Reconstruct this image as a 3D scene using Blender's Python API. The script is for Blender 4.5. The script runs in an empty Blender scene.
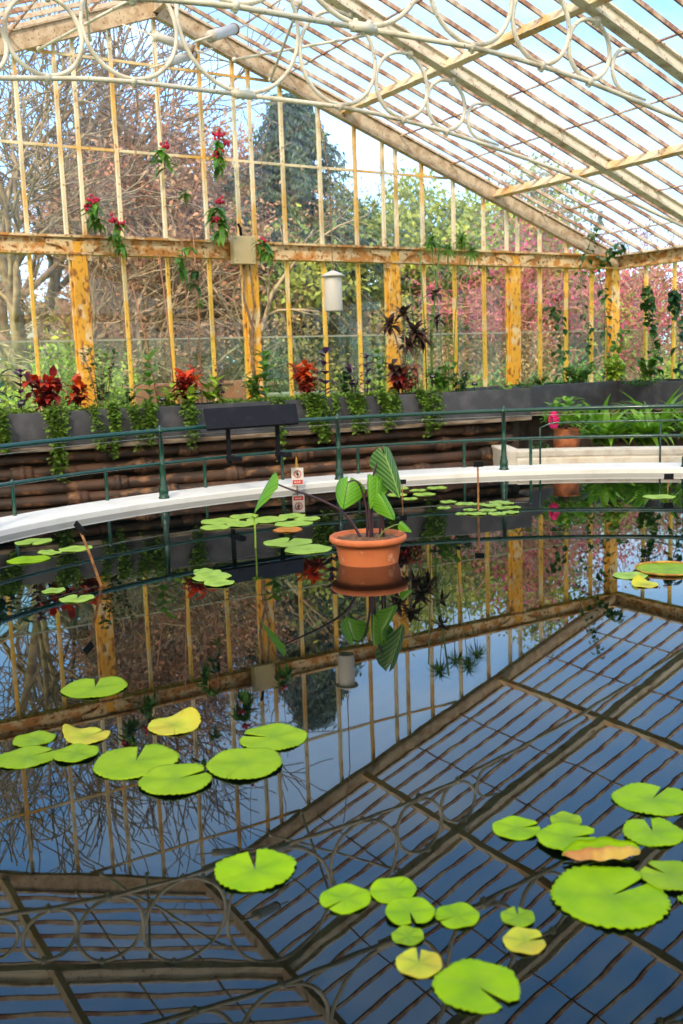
import bpy, math, random
from mathutils import Vector, Matrix
import numpy as np
random.seed(7); RNG = np.random.default_rng(11)
sc = bpy.context.scene
COL = sc.collection
PI = math.pi
# ------------------------------------------------------------------ dimensions (metres, water level is z = 0)
XC, YW, D, HB = 13.90, 12.914, 2.465, 3.128      # right corner, back wall, bay width, wall plate height
XA, HA = XC - 3.5 * 2.465, 6.2                   # ridge
XL = XC - 7 * D; YF = YW - 7 * D
FZ = -0.12                                       # house floor
CX, CY, RW = 5.25, 4.33, 6.05                    # pond
SL = (HA - HB) / (XC - XA)                       # roof slope
def roofz(x): return HA - abs(x - XA) * SL

# ------------------------------------------------------------------ materials
def mat(name, base=(.5, .5, .5), rough=.6, metal=0., mix=None, scale=6., lo=.45, hi=.6, detail=4., mix2=None, scale2=30., lo2=.5, hi2=.6,
        bump=0., bscale=40., trans=0., spec=None, stretch=None, rand=0., emit=None, coat=0.):
    m = bpy.data.materials.new(name); m.use_nodes = True
    nt = m.node_tree; N = nt.nodes; L = nt.links; N.clear()
    out = N.new('ShaderNodeOutputMaterial'); b = N.new('ShaderNodeBsdfPrincipled')
    b.inputs['Roughness'].default_value = rough; b.inputs['Metallic'].default_value = metal
    if spec is not None: b.inputs['Specular IOR Level'].default_value = spec
    if coat: b.inputs['Coat Weight'].default_value = coat
    co = N.new('ShaderNodeTexCoord'); vec = co.outputs['Object']
    if stretch:
        mp = N.new('ShaderNodeMapping'); mp.inputs['Scale'].default_value = stretch; L.new(vec, mp.inputs[0]); vec = mp.outputs[0]
    cur = None
    def rgb(c):
        n = N.new('ShaderNodeRGB'); n.outputs[0].default_value = (*c, 1); return n.outputs[0]
    cur = rgb(base)
    def layer(cur, c2, s, a, z, d):
        t = N.new('ShaderNodeTexNoise'); t.inputs['Scale'].default_value = s; t.inputs['Detail'].default_value = d; L.new(vec, t.inputs['Vector'])
        r = N.new('ShaderNodeMapRange'); r.inputs['From Min'].default_value = a; r.inputs['From Max'].default_value = z; L.new(t.outputs['Fac'], r.inputs['Value'])
        x = N.new('ShaderNodeMix'); x.data_type = 'RGBA'; L.new(r.outputs[0], x.inputs['Factor']); L.new(cur, x.inputs['A']); L.new(rgb(c2), x.inputs['B'])
        return x.outputs['Result']
    if mix: cur = layer(cur, mix, scale, lo, hi, detail)
    if mix2: cur = layer(cur, mix2, scale2, lo2, hi2, 6.)
    if rand:
        g = N.new('ShaderNodeNewGeometry'); hs = N.new('ShaderNodeHueSaturation')
        r = N.new('ShaderNodeMapRange'); r.inputs['To Min'].default_value = 1 - rand; r.inputs['To Max'].default_value = 1 + rand
        L.new(g.outputs['Random Per Island'], r.inputs['Value']); L.new(r.outputs[0], hs.inputs['Value']); L.new(cur, hs.inputs['Color']); cur = hs.outputs[0]
    L.new(cur, b.inputs['Base Color'])
    sh = b.outputs[0]
    if bump:
        t = N.new('ShaderNodeTexNoise'); t.inputs['Scale'].default_value = bscale; t.inputs['Detail'].default_value = 5; L.new(vec, t.inputs['Vector'])
        bm = N.new('ShaderNodeBump'); bm.inputs['Strength'].default_value = bump; bm.inputs['Distance'].default_value = .02
        L.new(t.outputs['Fac'], bm.inputs['Height']); L.new(bm.outputs[0], b.inputs['Normal'])
    if trans:
        tr = N.new('ShaderNodeBsdfTranslucent'); L.new(cur, tr.inputs['Color'])
        ms = N.new('ShaderNodeMixShader'); ms.inputs[0].default_value = trans; L.new(sh, ms.inputs[1]); L.new(tr.outputs[0], ms.inputs[2]); sh = ms.outputs[0]
    L.new(sh, out.inputs['Surface'])
    return m

def glass_mat(name, clear, haze, haze_col, gloss=.06, scale=3., stretch=(1, 1, .25)):
    """thin glass: mostly see-through, with a patchy film of lime and dirt that scatters light"""
    m = bpy.data.materials.new(name); m.use_nodes = True
    nt = m.node_tree; N = nt.nodes; L = nt.links; N.clear()
    out = N.new('ShaderNodeOutputMaterial')
    tr = N.new('ShaderNodeBsdfTransparent'); tr.inputs['Color'].default_value = (*clear, 1)
    gl = N.new('ShaderNodeBsdfGlossy'); gl.inputs['Roughness'].default_value = .03
    tl = N.new('ShaderNodeBsdfTranslucent'); tl.inputs['Color'].default_value = (*haze_col, 1)
    df = N.new('ShaderNodeBsdfDiffuse'); df.inputs['Color'].default_value = (*haze_col, 1)
    hz = N.new('ShaderNodeMixShader'); hz.inputs[0].default_value = .35; L.new(tl.outputs[0], hz.inputs[1]); L.new(df.outputs[0], hz.inputs[2])
    co = N.new('ShaderNodeTexCoord'); mp = N.new('ShaderNodeMapping'); mp.inputs['Scale'].default_value = stretch; L.new(co.outputs['Object'], mp.inputs[0])
    t = N.new('ShaderNodeTexNoise'); t.inputs['Scale'].default_value = scale; t.inputs['Detail'].default_value = 5; L.new(mp.outputs[0], t.inputs['Vector'])
    r = N.new('ShaderNodeMapRange'); r.inputs['From Min'].default_value = .3; r.inputs['From Max'].default_value = .7
    r.inputs['To Min'].default_value = haze * .4; r.inputs['To Max'].default_value = haze * 1.6; L.new(t.outputs['Fac'], r.inputs['Value'])
    m1 = N.new('ShaderNodeMixShader'); L.new(r.outputs[0], m1.inputs[0]); L.new(tr.outputs[0], m1.inputs[1]); L.new(hz.outputs[0], m1.inputs[2])
    m2 = N.new('ShaderNodeMixShader'); m2.inputs[0].default_value = gloss; L.new(m1.outputs[0], m2.inputs[1]); L.new(gl.outputs[0], m2.inputs[2])
    L.new(m2.outputs[0], out.inputs['Surface'])
    return m

M = {}
M['cream'] = mat('cream_iron_paint', (.72, .66, .55), .55, mix=(.42, .30, .20), scale=5, lo=.5, hi=.72, mix2=(.28, .12, .07), scale2=22, lo2=.62, hi2=.68, bump=.15)
M['tie'] = mat('truss_paint', (.74, .70, .62), .5, mix=(.52, .42, .30), scale=4, lo=.52, hi=.75, mix2=(.30, .15, .08), scale2=25, lo2=.66, hi2=.70, bump=.1)
M['bar'] = mat('rusty_roof_bar', (.58, .49, .39), .6, mix=(.27, .13, .08), scale=2.6, lo=.46, hi=.58, mix2=(.50, .30, .18), scale2=18, lo2=.5, hi2=.66, bump=.2)
M['rafter'] = mat('weathered_rafter', (.58, .46, .33), .65, mix=(.36, .23, .13), scale=7, lo=.42, hi=.68, mix2=(.20, .12, .08), scale2=30, lo2=.6, hi2=.68, bump=.25)
M['ochre'] = mat('ochre_rust_paint', (.85, .43, .04), .55, mix=(.82, .62, .34), scale=7, lo=.53, hi=.62, detail=8, mix2=(.36, .13, .02), scale2=16, lo2=.53, hi2=.64, bump=.2, stretch=(1, 1, .6))
M['beam'] = mat('rusty_plate_paint', (.74, .56, .33), .6, mix=(.55, .25, .06), scale=6, lo=.46, hi=.56, mix2=(.24, .10, .03), scale2=20, lo2=.56, hi2=.64, bump=.25)
M['gbar'] = mat('gable_bar_paint', (.86, .72, .50), .5, mix=(.80, .46, .12), scale=1.1, lo=.46, hi=.58, mix2=(.38, .18, .06), scale2=20, lo2=.63, hi2=.68)
M['lbar'] = mat('yellow_bar_paint', (.84, .52, .08), .5, mix=(.80, .62, .34), scale=2.4, lo=.52, hi=.62, mix2=(.38, .18, .04), scale2=20, lo2=.6, hi2=.66)
M['purlin'] = mat('cream_orange_purlin', (.80, .66, .46), .5, mix=(.72, .42, .16), scale=2.2, lo=.5, hi=.66, mix2=(.3, .14, .06), scale2=20, lo2=.62, hi2=.68)
M['lap'] = mat('glass_lap_strip', (.42, .44, .34), .5)
M['slate'] = mat('grey_slate', (.05, .052, .065), .6, mix=(.10, .10, .115), scale=5, lo=.45, hi=.75, bump=.15, bscale=25)
M['ledge'] = mat('stained_wooden_ledge', (.30, .24, .19), .8, mix=(.12, .08, .05), scale=7, lo=.4, hi=.6, bump=.2, stretch=(.4, 1, 3))
M['brick'] = mat('dark_damp_masonry', (.085, .060, .045), .85, mix=(.035, .026, .02), scale=4, bump=.3, bscale=14)
M['pipe'] = mat('rusty_heating_pipe', (.115, .055, .032), .6, mix=(.04, .024, .018), scale=3, lo=.4, hi=.6, mix2=(.30, .15, .07), scale2=9, lo2=.55, hi2=.7, bump=.12, stretch=(.5, 1, 1))
M['rim'] = mat('white_painted_coping', (.86, .86, .85), .5, mix=(.72, .71, .68), scale=3, lo=.55, hi=.8, bump=.05)
M['kerb'] = mat('limewashed_stone', (.74, .69, .61), .75, mix=(.55, .47, .38), scale=6, lo=.5, hi=.75, bump=.2)
M['floor'] = mat('brown_floor', (.09, .062, .042), .8, mix=(.07, .05, .04), scale=5, bump=.15)
M['green'] = mat('dark_green_gloss_paint', (.002, .05, .032), .25, mix=(.01, .06, .045), scale=6, lo=.5, hi=.7, coat=.4)
M['wire'] = mat('dull_wire', (.30, .32, .28), .4, .6)
M['black'] = mat('black_plastic', (.012, .013, .018), .7, spec=.1)
M['print'] = mat('white_print', (.6, .6, .6), .5)
M['boardface'] = mat('dark_information_panel', (.008, .008, .012), .6, spec=.15, mix=(.014, .014, .02), scale=9, lo=.55, hi=.7)
M['stake'] = mat('bamboo_stake', (.45, .20, .07), .6, mix=(.22, .09, .04), scale=14)
M['terra'] = mat('terracotta', (.58, .16, .055), .7, mix=(.46, .12, .04), scale=6, lo=.4, hi=.7, mix2=(.70, .36, .22), scale2=12, lo2=.62, hi2=.75, bump=.06)
M['terra_old'] = mat('weathered_terracotta', (.50, .16, .06), .8, mix=(.28, .10, .05), scale=7, bump=.1)
M['soil'] = mat('potting_soil', (.24, .12, .06), .95, mix=(.11, .055, .03), scale=30, lo=.4, hi=.6, bump=1., bscale=60)
M['bed'] = mat('planter_soil', (.035, .025, .018), .95, bump=.8, bscale=40)
M['stem_dark'] = mat('purple_black_stem', (.045, .018, .03), .4)
M['stem_green'] = mat('green_stem', (.13, .22, .05), .5)
M['stem_brown'] = mat('woody_brown_stem', (.20, .11, .06), .7, mix=(.30, .2, .12), scale=20)
M['white'] = mat('white_enamel', (.62, .59, .56), .45, mix=(.66, .62, .56), scale=6, lo=.5, hi=.8)
M['box'] = mat('cream_plastic_box', (.66, .53, .31), .5)
M['red'] = mat('sign_red', (.65, .05, .04), .5); M['signw'] = mat('sign_white', (.80, .78, .75), .5)
M['orchid'] = mat('magenta_blossom', (.80, .02, .20), .6, trans=.3)
M['flower'] = mat('crimson_flower', (.62, .015, .08), .5, trans=.25, rand=.3)
def leafm(name, c, c2=None, rough=.45, trans=.35, rand=.3, scale=8): return mat(name, c, rough, mix=c2, scale=scale, lo=.4, hi=.65, trans=trans, rand=rand)
M['leaf_mid'] = leafm('mid_green_leaf', (.10, .26, .03), (.16, .33, .04))
M['leaf_hang'] = leafm('hanging_vine_leaf', (.13, .34, .03), (.07, .20, .03))
M['leaf_dark'] = leafm('dark_green_leaf', (.025, .10, .02), (.05, .16, .03))
M['leaf_blue'] = leafm('deep_bluish_green_leaf', (.02, .085, .045), (.04, .13, .05))
M['leaf_lime'] = leafm('lime_leaf', (.38, .56, .05), (.26, .46, .04))
M['leaf_trail'] = leafm('trailing_small_leaf', (.13, .25, .035), (.22, .36, .05), rand=.45)
M['leaf_strap'] = leafm('strap_leaf', (.27, .52, .04), (.14, .36, .03), rand=.35)
M['leaf_red'] = leafm('scarlet_coleus_leaf', (.85, .04, .03), (.85, .18, .03), rand=.4)
M['leaf_orange'] = leafm('orange_coleus_leaf', (.85, .17, .02), (.60, .06, .03), rand=.4)
M['leaf_maroon'] = leafm('maroon_coleus_leaf', (.22, .02, .03), (.55, .06, .03), rand=.5)
M['leaf_purple'] = leafm('dark_purple_leaf', (.075, .03, .085), (.15, .05, .13), rand=.4)
M['leaf_bronze'] = leafm('bronze_black_leaf', (.085, .05, .045), (.14, .075, .06), rand=.5)
M['leaf_pink'] = leafm('pinkish_leaf', (.50, .16, .12), (.35, .09, .06), rand=.4)

def pad_mat(name, c, c2, edge=None):
    m = mat(name, c, .42, mix=c2, scale=9, lo=.38, hi=.66, trans=.12, bump=.12, bscale=14, spec=.12)
    nt = m.node_tree; N = nt.nodes; L = nt.links
    b = next(n for n in N if n.type == 'BSDF_PRINCIPLED')
    src = b.inputs['Base Color'].links[0].from_socket
    co = N.new('ShaderNodeTexCoord')
    ln = N.new('ShaderNodeVectorMath'); ln.operation = 'LENGTH'; L.new(co.outputs['Object'], ln.inputs[0])
    def ramp(a, z, c3, cur, k):
        r = N.new('ShaderNodeMapRange'); r.inputs['From Min'].default_value = a; r.inputs['From Max'].default_value = z; r.inputs['To Max'].default_value = k; L.new(ln.outputs['Value'], r.inputs['Value'])
        x = N.new('ShaderNodeMix'); x.data_type = 'RGBA'; L.new(r.outputs[0], x.inputs['Factor']); L.new(cur, x.inputs['A']); x.inputs['B'].default_value = (*c3, 1); return x.outputs['Result']
    cur = ramp(.06, .0, (.10, .22, .02), src, .6)
    if edge: cur = ramp(edge[0], edge[1], edge[2], cur, .9)
    L.new(cur, b.inputs['Base Color'])
    return m
M['pad_a'] = pad_mat('lily_pad_bright', (.27, .47, .004), (.19, .38, .004))
M['pad_n'] = pad_mat('lily_pad_vivid', (.27, .47, .002), (.19, .38, .002))
M['pad_b'] = pad_mat('lily_pad_soft', (.26, .42, .012), (.19, .34, .010))
M['pad_f'] = pad_mat('lily_pad_far_sheen', (.36, .54, .10), (.28, .46, .07))  # far pads: pale sheen of the grazing view put into the leaf colour
M['pad_y'] = pad_mat('lily_pad_yellowing', (.52, .56, .05), (.50, .42, .05))
M['pad_o'] = pad_mat('lily_pad_dying', (.62, .24, .04), (.50, .20, .05))
M['padrim'] = mat('lily_pad_brown_rim', (.38, .16, .03), .5, mix=(.5, .32, .05), scale=12)

M['glass_roof'] = glass_mat('limewashed_roof_glass', (.70, .715, .73), .12, (.90, .94, 1.0), .05, 2.0, (.5, 1.4, .5))
M['glass_gable'] = glass_mat('hazy_gable_glass', (.92, .93, .94), .06, (.78, .85, .94), .05, 2.2, (1.4, 1, .4))
M['glass_wall'] = glass_mat('dirty_wall_glass', (.95, .93, .87), .03, (.75, .72, .55), .04, 2.5, (1.2, 1, .4))
M['glass_low'] = glass_mat('algae_filmed_low_glass', (.78, .92, .76), .09, (.46, .70, .44), .04, 3.0, (1.2, 1, .5))

def water_mat():
    m = bpy.data.materials.new('dark_pond_water'); m.use_nodes = True
    N = m.node_tree.nodes; L = m.node_tree.links
    b = N['Principled BSDF']
    b.inputs['Base Color'].default_value = (.0015, .003, .003, 1); b.inputs['Roughness'].default_value = .012; b.inputs['IOR'].default_value = 1.5
    co = N.new('ShaderNodeTexCoord')
    t = N.new('ShaderNodeTexNoise'); t.inputs['Scale'].default_value = 2.6; t.inputs['Detail'].default_value = 2; L.new(co.outputs['Object'], t.inputs['Vector'])
    # calmer at the far side, a little livelier where the inflow stirs it close by
    sx = N.new('ShaderNodeSeparateXYZ'); L.new(co.outputs['Object'], sx.inputs[0])
    r = N.new('ShaderNodeMapRange'); r.inputs['From Min'].default_value = -2.6; r.inputs['From Max'].default_value = -.6; r.inputs['To Min'].default_value = .012; r.inputs['To Max'].default_value = .0025
    L.new(sx.outputs['Y'], r.inputs['Value'])
    bm = N.new('ShaderNodeBump'); bm.inputs['Distance'].default_value = .05; L.new(t.outputs['Fac'], bm.inputs['Height']); L.new(r.outputs[0], bm.inputs['Strength'])
    L.new(bm.outputs[0], b.inputs['Normal'])
    return m
M['water'] = water_mat()

# outside
M['lawn'] = mat('lawn_grass', (.26, .46, .06), .9, mix=(.34, .50, .08), scale=1.2, lo=.4, hi=.6, mix2=(.10, .22, .03), scale2=9, lo2=.5, hi2=.7)
M['bark_pale'] = mat('pale_green_bark', (.36, .28, .18), .9, mix=(.18, .13, .09), scale=5, bump=.3)
M['bark'] = mat('brown_bark', (.16, .11, .08), .9, mix=(.24, .18, .13), scale=6, bump=.3)
M['twig_red'] = mat('reddish_twig', (.44, .22, .14), .9, mix=(.30, .16, .11), scale=1.5)
M['f_conifer'] = mat('blue_green_needles', (.04, .095, .085), .7, mix=(.12, .17, .06), scale=.9, lo=.48, hi=.62, trans=.15, rand=.5)
M['f_spring'] = mat('fresh_spring_leaves', (.36, .42, .08), .7, mix=(.16, .25, .06), scale=1.0, lo=.42, hi=.6, trans=.35, rand=.4)
M['f_olive'] = mat('olive_shrub_leaves', (.32, .33, .09), .8, mix=(.36, .25, .13), scale=.8, lo=.42, hi=.6, trans=.3, rand=.45)
M['f_green'] = mat('yellow_green_shrub_leaves', (.42, .52, .07), .8, mix=(.24, .38, .06), scale=1.4, lo=.42, hi=.6, trans=.3, rand=.4)
M['f_bluegreen'] = mat('bluish_green_shrub_leaves', (.10, .26, .12), .8, mix=(.16, .34, .10), scale=1.2, trans=.3, rand=.35)
M['f_magenta'] = mat('magnolia_petals', (.46, .06, .19), .7, mix=(.34, .15, .15), scale=1.0, lo=.42, hi=.6, trans=.35, rand=.35)
M['f_brown'] = mat('russet_dry_leaves', (.48, .24, .15), .8, mix=(.38, .29, .18), scale=1.0, lo=.42, hi=.6, trans=.3, rand=.4)
M['f_dark'] = mat('dark_evergreen_leaves', (.05, .10, .04), .8, mix=(.09, .13, .05), scale=.9, trans=.2, rand=.5)
M['plaster'] = mat('pale_house_render', (.62, .60, .52), .8, mix=(.52, .5, .44), scale=2)
M['rooftile'] = mat('grey_green_slates', (.36, .40, .38), .7, mix=(.28, .3, .3), scale=4, stretch=(1, 1, 8))
M['salmon'] = mat('salmon_brick', (.60, .22, .15), .8, mix=(.50, .17, .12), scale=3, mix2=(.62, .4, .32), scale2=12, lo2=.6, hi2=.64)
M['teal'] = mat('teal_water_tank', (.12, .34, .26), .6)
M['wglass'] = mat('window_glass_dark', (.04, .05, .06), .1)

# ------------------------------------------------------------------ mesh builder
class MB:
    def __init__(s): s.v = []; s.f = []
    def add(s, vs, fs):
        o = len(s.v); s.v += [tuple(v) for v in vs]; s.f += [tuple(i + o for i in f) for f in fs]; return s
    def box(s, lo, hi):
        (a, b, c), (d, e, f) = lo, hi
        return s.add([(a, b, c), (d, b, c), (d, e, c), (a, e, c), (a, b, f), (d, b, f), (d, e, f), (a, e, f)],
                     [(0, 3, 2, 1), (4, 5, 6, 7), (0, 1, 5, 4), (1, 2, 6, 5), (2, 3, 7, 6), (3, 0, 4, 7)])
    def bar(s, p, q, w, h, up=(0, 0, 1), drop=0.):
        """box from p to q, w across, h along up; drop shifts it along -up"""
        p, q = Vector(p), Vector(q); d = (q - p).normalized(); up = Vector(up); r = d.cross(up).normalized(); u = r.cross(d).normalized()
        vs = []
        for c in (p, q):
            for a, b in ((-1, -1), (1, -1), (1, 1), (-1, 1)): vs.append(c + r * (a * w / 2) + u * (b * h / 2 - drop))
        return s.add(vs, [(0, 1, 2, 3), (7, 6, 5, 4), (0, 4, 5, 1), (1, 5, 6, 2), (2, 6, 7, 3), (3, 7, 4, 0)])
    def tube(s, pts, r, seg=8, closed=False, cap=True):
        pts = [Vector(p) for p in pts]; n = len(pts)
        rs = r if isinstance(r, (list, tuple)) else [r] * n
        vs = []; prev = None
        for i, p in enumerate(pts):
            if closed: d = pts[(i + 1) % n] - pts[i - 1]
            else: d = pts[min(i + 1, n - 1)] - pts[max(i - 1, 0)]
            d = d.normalized() if d.length > 1e-9 else Vector((0, 0, 1))
            if prev is None:
                a = Vector((0, 0, 1)) if abs(d.z) < .9 else Vector((1, 0, 0)); u = d.cross(a).normalized()
            else:
                u = prev - d * prev.dot(d); u = u.normalized() if u.length > 1e-6 else d.orthogonal().normalized()
            prev = u; w = d.cross(u)
            for k in range(seg):
                t = 2 * PI * k / seg; vs.append(p + (u * math.cos(t) + w * math.sin(t)) * rs[i])
        fs = []
        for i in range(n if closed else n - 1):
            j = (i + 1) % n
            for k in range(seg):
                l = (k + 1) % seg; fs.append((i * seg + k, i * seg + l, j * seg + l, j * seg + k))
        if not closed and cap:
            fs.append(tuple(range(seg))[::-1]); fs.append(tuple((n - 1) * seg + k for k in range(seg)))
        return s.add(vs, fs)
    def lathe(s, prof, seg=24, c=(0, 0, 0)):
        vs = []; n = len(prof)
        for r, z in prof:
            for k in range(seg):
                t = 2 * PI * k / seg; vs.append((c[0] + r * math.cos(t), c[1] + r * math.sin(t), c[2] + z))
        fs = []
        for i in range(n - 1):
            for k in range(seg):
                l = (k + 1) % seg; fs.append((i * seg + k, i * seg + l, (i + 1) * seg + l, (i + 1) * seg + k))
        if prof[0][0] > 0: fs.append(tuple(range(seg))[::-1])
        if prof[-1][0] > 0: fs.append(tuple((n - 1) * seg + k for k in range(seg)))
        return s.add(vs, fs)
    def arc_sweep(s, prof, c, a0, a1, n):
        """closed cross-section prof [(r,z)] swept about a vertical axis at c"""
        m = len(prof); full = abs(a1 - a0) > 2 * PI - 1e-4; k = n if full else n + 1; vs = []
        for i in range(k):
            t = a0 + (a1 - a0) * i / n
            for r, z in prof: vs.append((c[0] + r * math.cos(t), c[1] + r * math.sin(t), z))
        fs = []
        for i in range(n):
            j = (i + 1) % k
            for q in range(m):
                w = (q + 1) % m; fs.append((i * m + q, j * m + q, j * m + w, i * m + w))
        if not full: fs.append(tuple(range(m))); fs.append(tuple((k - 1) * m + q for q in range(m))[::-1])
        return s.add(vs, fs)
    def blob(s, c, r, sq=1., seg=8, rings=5):
        prof = [(max(r * math.sin(PI * i / rings), 1e-4), -r * sq * math.cos(PI * i / rings)) for i in range(rings + 1)]
        return s.lathe(prof, seg, c)
    def leaf(s, base, az, el, L, W, droop=.5, seg=4, fold=.12, shape=.75, twist=0.):
        base = Vector(base); p = base.copy(); vs = []; st = L / seg; e = el
        for i in range(seg + 1):
            t = i / seg; d = Vector((math.cos(az) * math.cos(e), math.sin(az) * math.cos(e), math.sin(e)))
            side = Vector((-math.sin(az), math.cos(az), 0)); up = side.cross(d) * -1
            side = side * math.cos(twist) + up * math.sin(twist)
            w = W * .5 * (math.sin(PI * min(1., t ** shape * .97 + .03)) if i not in (0, seg) else (.12 if i == 0 else 0.02))
            vs += [p + side * w + up * fold * w, p, p - side * w + up * fold * w]
            p = p + d * st; e -= droop / seg
        fs = []
        for i in range(seg):
            a = i * 3; fs += [(a, a + 1, a + 4, a + 3), (a + 1, a + 2, a + 5, a + 4)]
        return s.add(vs, fs)
    def mesh(s, name, m, smooth=True):
        me = bpy.data.meshes.new(name); me.from_pydata(s.v, [], s.f); me.update()
        if m: me.materials.append(m)
        if smooth: me.shade_smooth() if hasattr(me, 'shade_smooth') else [setattr(p, 'use_smooth', True) for p in me.polygons]
        return me
    def build(s, name, m, parent=None, smooth=False, loc=None, bevel=0.):
        """links everything collected as one mesh object"""
        me = s.mesh(name, m, smooth); o = bpy.data.objects.new(name, me); COL.objects.link(o)
        if parent is not None: o.parent = parent
        if loc: o.location = loc
        if bevel:
            b = o.modifiers.new('bevel', 'BEVEL'); b.width = bevel; b.segments = 2; b.limit_method = 'ANGLE'
        return o

def empty(name, loc=(0, 0, 0), rz=0.):
    o = bpy.data.objects.new(name, None); COL.objects.link(o); o.location = loc; o.rotation_euler.z = rz; o.empty_display_size = .1; return o
def tag(o, label, cat, group=None, kind=None):
    o['label'] = label; o['category'] = cat
    if group: o['group'] = group
    if kind: o['kind'] = kind
    return o
def inst(me, name, parent=None, loc=(0, 0, 0), rz=0., scale=None, mw=None):
    o = bpy.data.objects.new(name, me); COL.objects.link(o)
    if parent is not None: o.parent = parent
    if mw is not None: o.matrix_local = mw
    else:
        o.location = loc; o.rotation_euler.z = rz
        if scale: o.scale = scale
    return o

def leaf_cards(name, m, blobs, n, size, parent=None, droop=.3, hollow=.5, elong=2.0):
    """n small folded leaves scattered through ellipsoids (cx,cy,cz,rx,ry,rz); denser towards their skins"""
    B = np.array(blobs, float); vol = np.cbrt(B[:, 3] * B[:, 4] * B[:, 5]) ** 2; pick = RNG.choice(len(B), n, p=vol / vol.sum())
    d = RNG.normal(size=(n, 3)); d /= np.linalg.norm(d, axis=1)[:, None]
    rad = hollow + (1 - hollow) * RNG.random(n) ** .6; rad *= (1 + .12 * RNG.normal(size=n))
    c = B[pick, :3] + d * rad[:, None] * B[pick, 3:6]
    a = d * .6 + RNG.normal(size=(n, 3)) * .6; a[:, 2] -= droop; a /= np.linalg.norm(a, axis=1)[:, None]
    b = np.cross(a, RNG.normal(size=(n, 3))); b /= np.linalg.norm(b, axis=1)[:, None]; k = np.cross(a, b)
    sz = (size * (.6 + .8 * RNG.random(n)))[:, None]
    V = np.empty((n, 4, 3)); V[:, 0] = c - a * sz * .5; V[:, 2] = c + a * sz * .5
    V[:, 1] = c + b * sz / elong * .5 + k * sz * .08; V[:, 3] = c - b * sz / elong * .5 + k * sz * .08
    me = bpy.data.meshes.new(name); me.vertices.add(n * 4); me.vertices.foreach_set('co', V.ravel())
    me.loops.add(n * 4); me.loops.foreach_set('vertex_index', np.arange(n * 4)); me.polygons.add(n)
    me.polygons.foreach_set('loop_start', np.arange(n) * 4); me.update(calc_edges=True); me.materials.append(m)
    o = bpy.data.objects.new(name, me); COL.objects.link(o)
    if parent is not None: o.parent = parent
    return o
SKY, SUN, SUNDIR, EXPO = 4.0, 8.0, (.55, .62, -.62), -0.42
LA, LB = (5.10, 12.5, 5.675), (5.51, 12.3, 5.517)
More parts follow.
